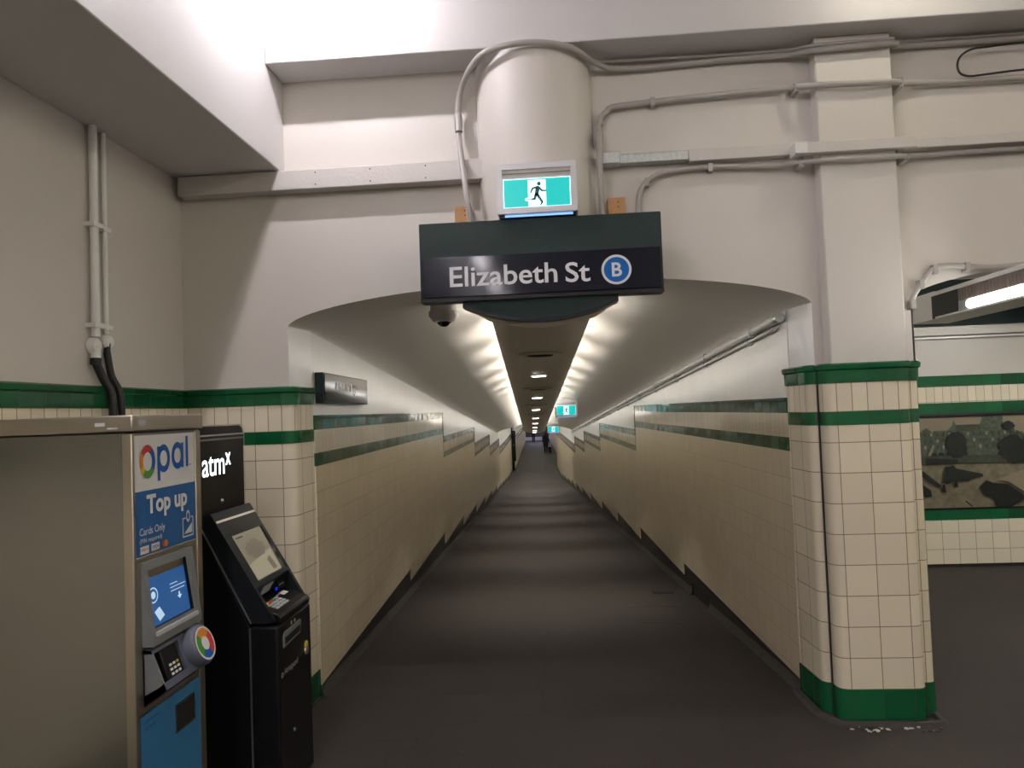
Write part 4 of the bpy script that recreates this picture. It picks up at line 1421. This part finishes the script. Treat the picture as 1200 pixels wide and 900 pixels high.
# topper with lit lettering
XT = -1.530
mb = MB()
prof = [(3.030, 1.166), (3.030, 1.583)]
for k in range(7):
    t = math.pi / 2 * k / 6
    prof.append((3.410 + .045 * math.sin(t), 1.540 + .043 * math.cos(t)))
prof += [(3.455, 1.166)]
mb.prism(prof, 'x', -1.86, XT, 'black')
tp = mb.build('topper', at, bevel=.002)
mb = MB()
for (ya, za), (yb_, zb) in zip(prof[1:], prof[2:]):
    n2 = Vector((zb - za, -(yb_ - ya))).normalized() * -.006
    mb.face([(XT + .002, ya, za), (XT + .002, yb_, zb), (XT + .002, yb_ + n2.x, zb + n2.y), (XT + .002, ya + n2.x, za + n2.y)], 'silver')
mb.box(XT - .003, XT + .004, 3.03, 3.448, 1.541, 1.548, 'silver')
mb.box(XT - .003, XT + .003, 3.03, 3.448, 1.522, 1.530, 'grey_plastic')
mb.build('topper_trim', tp, weld=False)
mb = MB()
text(mb, 'atm', (XT + .0015, 3.046, 1.370), RY, UZ, .205, .085, 'atm_led', bold=.004)
mb.build('lit_lettering', tp, weld=False)
mb = MB()
text(mb, 'x', (XT + .0015, 3.262, 1.408), RY, UZ, .052, .055, 'atm_led', bold=.015)
mb.build('lit_lettering', tp, weld=False)
mb = MB()
mb.lathe([(0, .008), (.006, .007), (.010, .003), (.011, 0)], (XT, 3.222, 1.254), 'chrome', axis='x', seg=16)
mb.build('camera_lens', tp)

# ------------------------------------------------------------------ passage light and mural
pl = thing('passage_light', (2.22, 3.8, 2.06), 'long open sided fluorescent fitting under the right hand passage arch', 'light')
mb = MB()
mb.prism([(2.10, 2.165), (2.10, 2.182), (2.115, 2.192), (2.32, 2.192), (2.32, 2.035), (2.10, 2.035), (2.10, 2.046), (2.16, 2.05), (2.19, 2.165)], 'y', 2.7, 4.40, 'white')
mb.box(2.10, 2.32, 4.40, 4.70, 2.035, 2.192, 'white')
mb.build('housing', pl)
mb = MB()
mb.box(2.098, 2.102, 4.40, 4.43, 2.036, 2.165, 'black')
mb.box(2.098, 2.104, 4.14, 4.40, 2.046, 2.165, 'black_gloss')
mb.build('end_plate', pl)
mb = MB()
mb.box(2.102, 2.106, 2.7, 4.14, 2.098, 2.165, 'louvre')
for k in range(48):
    y = 2.72 + .03 * k
    mb.box(2.099, 2.102, y, y + .012, 2.098, 2.165, 'louvre')
mb.build('louvre', pl, weld=False)
mb = MB()
mb.tube([(2.118, 2.72, 2.073), (2.118, 4.06, 2.073)], .024, 'tube_fit', 12)
mb.build('lamp_tube', pl)

# mural: an enlarged old photograph of a street and earthworks, printed on the tiles
mu = thing('photo_mural', (3.9, 7.33, .54), 'large black and white street photograph set into the passage end wall', 'mural')
mb = MB()
YM = 7.330
mx0, mx1, mz0, mz1 = 1.95, 6.4, .545, 1.400
mb.box(mx0, mx1, YM, YM + .01, mz0, mz1, 'photo_sky')
lay = [0]
def poly(pts_, mat):
    lay[0] += 1
    mb.face([(x, YM - .00025 * lay[0], z) for x, z in pts_], mat)
def blob(x, z, rx, rz, mat, k=18):
    random.seed(int(x * 1000 + z * 77))
    poly([(x + rx * (1 + random.uniform(-.18, .18)) * math.cos(2 * math.pi * i / k), z + rz * (1 + random.uniform(-.18, .18)) * math.sin(2 * math.pi * i / k)) for i in range(k)], mat)
poly([(mx0, .546), (mx1, .546), (mx1, .98), (mx0, .98)], 'photo_ground')
poly([(mx0, .96), (mx1, .95), (mx1, 1.24), (4.15, 1.24), (4.15, 1.30), (4.05, 1.30), (4.05, 1.395), (3.86, 1.395), (3.86, 1.36), (3.84, 1.32), (3.63, 1.32), (3.61, 1.37), (3.59, 1.31), (3.55, 1.27), (3.42, 1.27), (3.42, 1.25), (3.36, 1.30), (3.28, 1.25), (mx0, 1.27)], 'photo_build')
poly([(3.63, 1.26), (3.84, 1.26), (3.84, 1.32), (3.63, 1.32)], 'photo_mid')
for r_ in range(3):
    for k in range(24):
        x = 3.33 + .055 * k
        z = 1.10 + .06 * r_
        if x < 4.3:
            poly([(x, z), (x + .022, z), (x + .022, z + .032), (x, z + .032)], 'photo_mid' if (k + r_) % 3 else 'photo_sky')
poly([(mx0, .965), (mx1, .955), (mx1, 1.03), (mx0, 1.04)], 'photo_mid')
blob(3.62, 1.13, .09, .13, 'photo_dark')
blob(4.13, 1.08, .15, .12, 'photo_dark')
blob(4.40, 1.17, .20, .17, 'photo_dark')
blob(4.9, 1.16, .4, .16, 'photo_dark')
blob(2.9, 1.10, .3, .11, 'photo_dark')
blob(4.09, 1.30, .055, .04, 'photo_dark')
for k in range(5):
    poly([(3.38 + .07 * k, 1.035), (3.43 + .07 * k, 1.035), (3.43 + .07 * k, 1.065), (3.38 + .07 * k, 1.065)], 'photo_dark')
poly([(3.33, .955), (3.62, .96), (3.62, 1.00), (3.33, 1.02)], 'photo_dark')
poly([(4.06, .955), (4.5, .95), (4.5, 1.01), (4.25, 1.02), (4.22, 1.05), (4.15, 1.05), (4.13, 1.015), (4.06, 1.01)], 'photo_dark')
poly([(3.35, 1.04), (3.38, 1.04), (3.42, 1.13), (3.40, 1.14)], 'photo_sky')
# tip lorry, digger and figures
poly([(3.47, .79), (3.50, .93), (3.58, .945), (3.60, .915), (3.83, .86), (3.84, .835), (3.74, .815), (3.70, .80)], 'photo_dark')
mb.disc((3.70, YM - .0075, .815), (0, -1, 0), .028, 'photo_mid', 16)
mb.disc((3.52, YM - .0075, .80), (0, -1, 0), .030, 'photo_dark', 16)
poly([(3.80, .74), (3.86, .80), (3.93, .77), (4.05, .76), (4.18, .66), (4.20, .62), (4.08, .55), (3.95, .55), (3.92, .63), (3.84, .66)], 'photo_dark')
poly([(3.26, .87), (3.30, .90), (3.46, .76), (3.44, .74)], 'photo_dark')
poly([(3.24, .66), (3.26, .79), (3.36, .72), (3.37, .66)], 'photo_dark')
poly([(3.46, .70), (3.47, .77), (3.49, .77), (3.50, .69)], 'photo_dark')
poly([(3.57, .74), (3.58, .80), (3.60, .80), (3.61, .74)], 'photo_dark')
poly([(3.66, .61), (3.675, .615), (3.735, .56), (3.72, .555)], 'photo_dark')
poly([(3.95, .80), (4.35, .94), (4.6, .94), (4.6, .62), (4.2, .68), (4.06, .78)], 'photo_sky')
blob(4.36, .85, .12, .07, 'photo_ground')
mb.build('print', mu, weld=False)
mb = MB()
mb.box(mx0 - .01, mx1 + .01, YM - .012, YM + .004, mz1 - .004, mz1 + .012, 'black')
mb.box(mx0 - .01, mx1 + .01, YM - .012, YM + .004, mz0 - .010, mz0 + .004, 'black')
mb.build('frame_rail', mu)

# ------------------------------------------------------------------ debris at the foot of the pier
random.seed(3)
mb = MB()
for k in range(46):
    x, y = random.uniform(1.30, 1.75), 3.80 + random.gauss(0, .022)
    s = random.uniform(.003, .013)
    if k < 12:
        x, s = random.gauss(1.40, .03), random.uniform(.008, .022)
    pts_ = [(x + s * (1 + random.uniform(-.4, .4)) * math.cos(t), y + s * .7 * (1 + random.uniform(-.4, .4)) * math.sin(t)) for t in (0, 1.2, 2.4, 3.6, 5.0)]
    mb.prism(pts_, 'z', .0005, .0005 + random.uniform(.002, .006), 'mortar' if k % 3 else 'paint')
o = mb.build('paint_flakes', weld=False)
tag(o, 'scatter of pale paint flakes on the floor at the foot of the pier', 'debris')
o['kind'] = 'stuff'
# small floor hatch and drain slot on the right of the ramp
mb = MB()
def fp(x, y, h):
    return (x, y, zfloor(y) + h)
for (x0, x1, y0, y1) in ((.46, .90, 6.62, 6.64), (.52, .86, 6.02, 6.04)):
    mb.hexa([fp(x0, y0, -.01), fp(x1, y0, -.01), fp(x1, y1, -.01), fp(x0, y1, -.01), fp(x0, y0, .002), fp(x1, y0, .002), fp(x1, y1, .002), fp(x0, y1, .002)], 'skirt')
struct(mb.build('trim_floor_seam'))
mb = MB()
mb.hexa([fp(.74, 7.20, -.01), fp(.93, 7.20, -.01), fp(.93, 7.34, -.01), fp(.74, 7.34, -.01), fp(.74, 7.20, .004), fp(.93, 7.20, .004), fp(.93, 7.34, .004), fp(.74, 7.34, .004)], 'black_matt')
tag(mb.build('floor_drain'), 'small dark drain cover in the ramp floor beside the right wall', 'drain')

# ------------------------------------------------------------------ black post far down on the left
bp_ = thing('dark_panel', (-3.25, 44.8, -1.36), 'tall narrow black panel fixed to the far left wall of the passage', 'panel')
mb = MB()
mb.box(-3.345, -3.13, 44.72, 44.92, -1.36, .44, 'black')
mb.build('panel_body', bp_, bevel=.02)
for z in (-.42, .33):
    mb = MB()
    mb.disc((-3.24, 44.717, z), (0, -1, 0), .025, 'grey_light', 12)
    mb.build('indicator_lamp', bp_, weld=False)

# ------------------------------------------------------------------ people walking away
def skin_body(name, verts, edges, radii, mat, parent, sub=1):
    me = bpy.data.meshes.new(name)
    me.from_pydata(verts, edges, [])
    o = bpy.data.objects.new(name, me)
    COL.objects.link(o)
    o.modifiers.new('skin', 'SKIN').use_smooth_shade = True
    s = o.modifiers.new('sub', 'SUBSURF')
    s.levels = s.render_levels = sub
    for i, sv in enumerate(me.skin_vertices[0].data):
        r = radii[i]
        sv.radius = (r, r)
        sv.use_root = (i == 0)
    me.materials.append(M[mat])
    bpy.context.view_layer.update()
    me2 = bpy.data.meshes.new_from_object(o.evaluated_get(bpy.context.evaluated_depsgraph_get()))
    o.modifiers.clear()
    o.data = me2
    bpy.data.meshes.remove(me)
    attach(o, parent)
    return o

def person(x, y, z, label, coat, stride=.16, k=1.0, lean=.03, right_down=.18):
    root = thing('person', (x, y, z), label, 'person')
    def W(a, b_, c_):
        return (x + a * k, y + b_ * k, z + c_ * k)
    V, E, Rr = [], [], []
    def add(pt_, r, par=None):
        V.append(W(*pt_)); Rr.append(r * k)
        if par is not None:
            E.append((par, len(V) - 1))
        return len(V) - 1
    pel = add((0, 0, .94), .125)
    sp1 = add((0, lean * .5, 1.15), .115, pel)
    ch = add((0, lean, 1.34), .125, sp1)
    nk = add((0, lean + .02, 1.50), .055, ch)
    hd1 = add((0, lean + .03, 1.57), .075, nk)
    hd2 = add((0, lean + .03, 1.66), .082, hd1)
    for s, st in ((-1, stride), (1, -stride)):
        hip = add((s * .09, 0, .90), .095, pel)
        kn = add((s * .095, st * .55, .50), .06, hip)
        an = add((s * .095, st * 1.0 - .06, .09), .042, kn)
        add((s * .10, st * 1.0 + .10, .045), .035, an)
        sh_ = add((s * .18, lean, 1.42), .062, ch)
        el = add((s * .235, lean - st * .35, 1.14), .045, sh_)
        wr = add((s * .24, lean - st * .3 + .08 if s < 0 else lean - right_down, .90), .03, el)
        pm = add((s * .24, (lean - st * .3 + .09) if s < 0 else lean - right_down - .01, .83), .032, wr)
        px_, py_, pz_ = s * .24, (lean - st * .3 + .09) if s < 0 else lean - right_down - .01, .83
        for q, (dy, ln) in enumerate(((-.028, .075), (-.010, .085), (.010, .08), (.028, .062))):
            a = add((px_, py_ + dy, pz_ - .045), .010, pm)
            add((px_ - s * .02, py_ + dy, pz_ - .045 - ln * .8), .008, a)
        th = add((px_ - s * .02, py_ + .045, pz_ - .005), .011, pm)
        add((px_ - s * .03, py_ + .055, pz_ - .05), .009, th)
    body = skin_body('body', V, E, Rr, 'skin', root)
    # coat
    mb = MB()
    secs = [(.62, .235, .17, 0), (.80, .225, .165, 0), (.98, .20, .15, 0), (1.16, .185, .14, lean * .5), (1.34, .21, .15, lean), (1.44, .20, .125, lean), (1.50, .11, .09, lean + .01), (1.54, .07, .07, lean + .02)]
    rings = [[W(a * math.cos(2 * math.pi * i / 20), oy + b_ * math.sin(2 * math.pi * i / 20), h) for i in range(20)] for h, a, b_, oy in secs]
    for A, B in zip(rings, rings[1:]):
        for i in range(20):
            mb.face([A[i], A[(i + 1) % 20], B[(i + 1) % 20], B[i]], coat, smooth=True)
    for s, st in ((-1, stride), (1, -stride)):
        wr = (s * .24, lean - st * .3 + .08 if s < 0 else lean - right_down, .90)
        mb.tube([W(s * .17, lean, 1.43), W(s * .235, lean - st * .35, 1.14), W(*wr)], [.085 * k, .066 * k, .055 * k], coat, 12)
    mb.build('coat', root)
    mb = MB()
    for s, st in ((-1, stride), (1, -stride)):
        mb.tube([W(s * .09, 0, .92), W(s * .095, st * .55, .50), W(s * .095, st - .06, .10)], [.115 * k, .082 * k, .065 * k], 'dark_cloth', 12)
    mb.build('trousers', root)
    mb = MB()
    for s, st in ((-1, stride), (1, -stride)):
        mb.tube([W(s * .095, st - .10, .05), W(s * .10, st + .03, .05), W(s * .10, st + .15, .035)], [.05 * k, .052 * k, .034 * k], 'black', 10)
    mb.build('shoe', root)
    mb = MB()
    c_ = W(0, lean + .01, 1.635)
    prof_ = [(.0, .118), (.055, .107), (.09, .07), (.105, .01), (.10, -.06), (.075, -.12), (.0, -.13)]
    mb.lathe([(a * k, b_ * k) for a, b_ in prof_], c_, 'hair', seg=18)
    mb.build('hair', root)
    mb = MB()
    fy = lean + .115
    for sx in (-.032, .032):
        mb.lathe([(0, .004), (.010, .002), (.012, 0)], W(sx, fy, 1.645), 'black', axis='y', seg=8)
    mb.tube([W(0, fy + .005, 1.64), W(0, fy + .025, 1.605)], .012 * k, 'skin', 6)
    mb.tube([W(-.025, fy + .004, 1.575), W(.025, fy + .004, 1.575)], .006 * k, 'red', 6)
    mb.build('face', root)
    return root
person(-1.84, 62.0, -1.93, 'person in a dark navy coat walking away pulling a black case', 'navy')
person(-3.86, 84.7, -1.93, 'small dark figure of a person furthest away at the end of the passage', 'dark_cloth', right_down=-.05)
sc_ = thing('suitcase', (-1.50, 61.6, -1.93), 'small black wheeled case standing behind the person in navy coat', 'suitcase')
mb = MB()
mb.box(-1.64, -1.36, 61.5, 61.72, -1.87, -1.40, 'black')
mb.build('case_body', sc_, bevel=.03, seg=3)
mb = MB()
for xx in (-1.59, -1.43):
    mb.tube([(xx, 61.60, -1.41), (xx - .02, 61.74, -1.12)], .008, 'silver', 8)
mb.tube([(-1.62, 61.74, -1.12), (-1.44, 61.74, -1.12)], .013, 'black', 8)
mb.build('pull_handle', sc_)
for xx in (-1.60, -1.40):
    mb = MB()
    mb.tube([(xx - .02, 61.54, -1.90), (xx + .02, 61.54, -1.90)], .03, 'black', 12)
    mb.build('wheel', sc_)
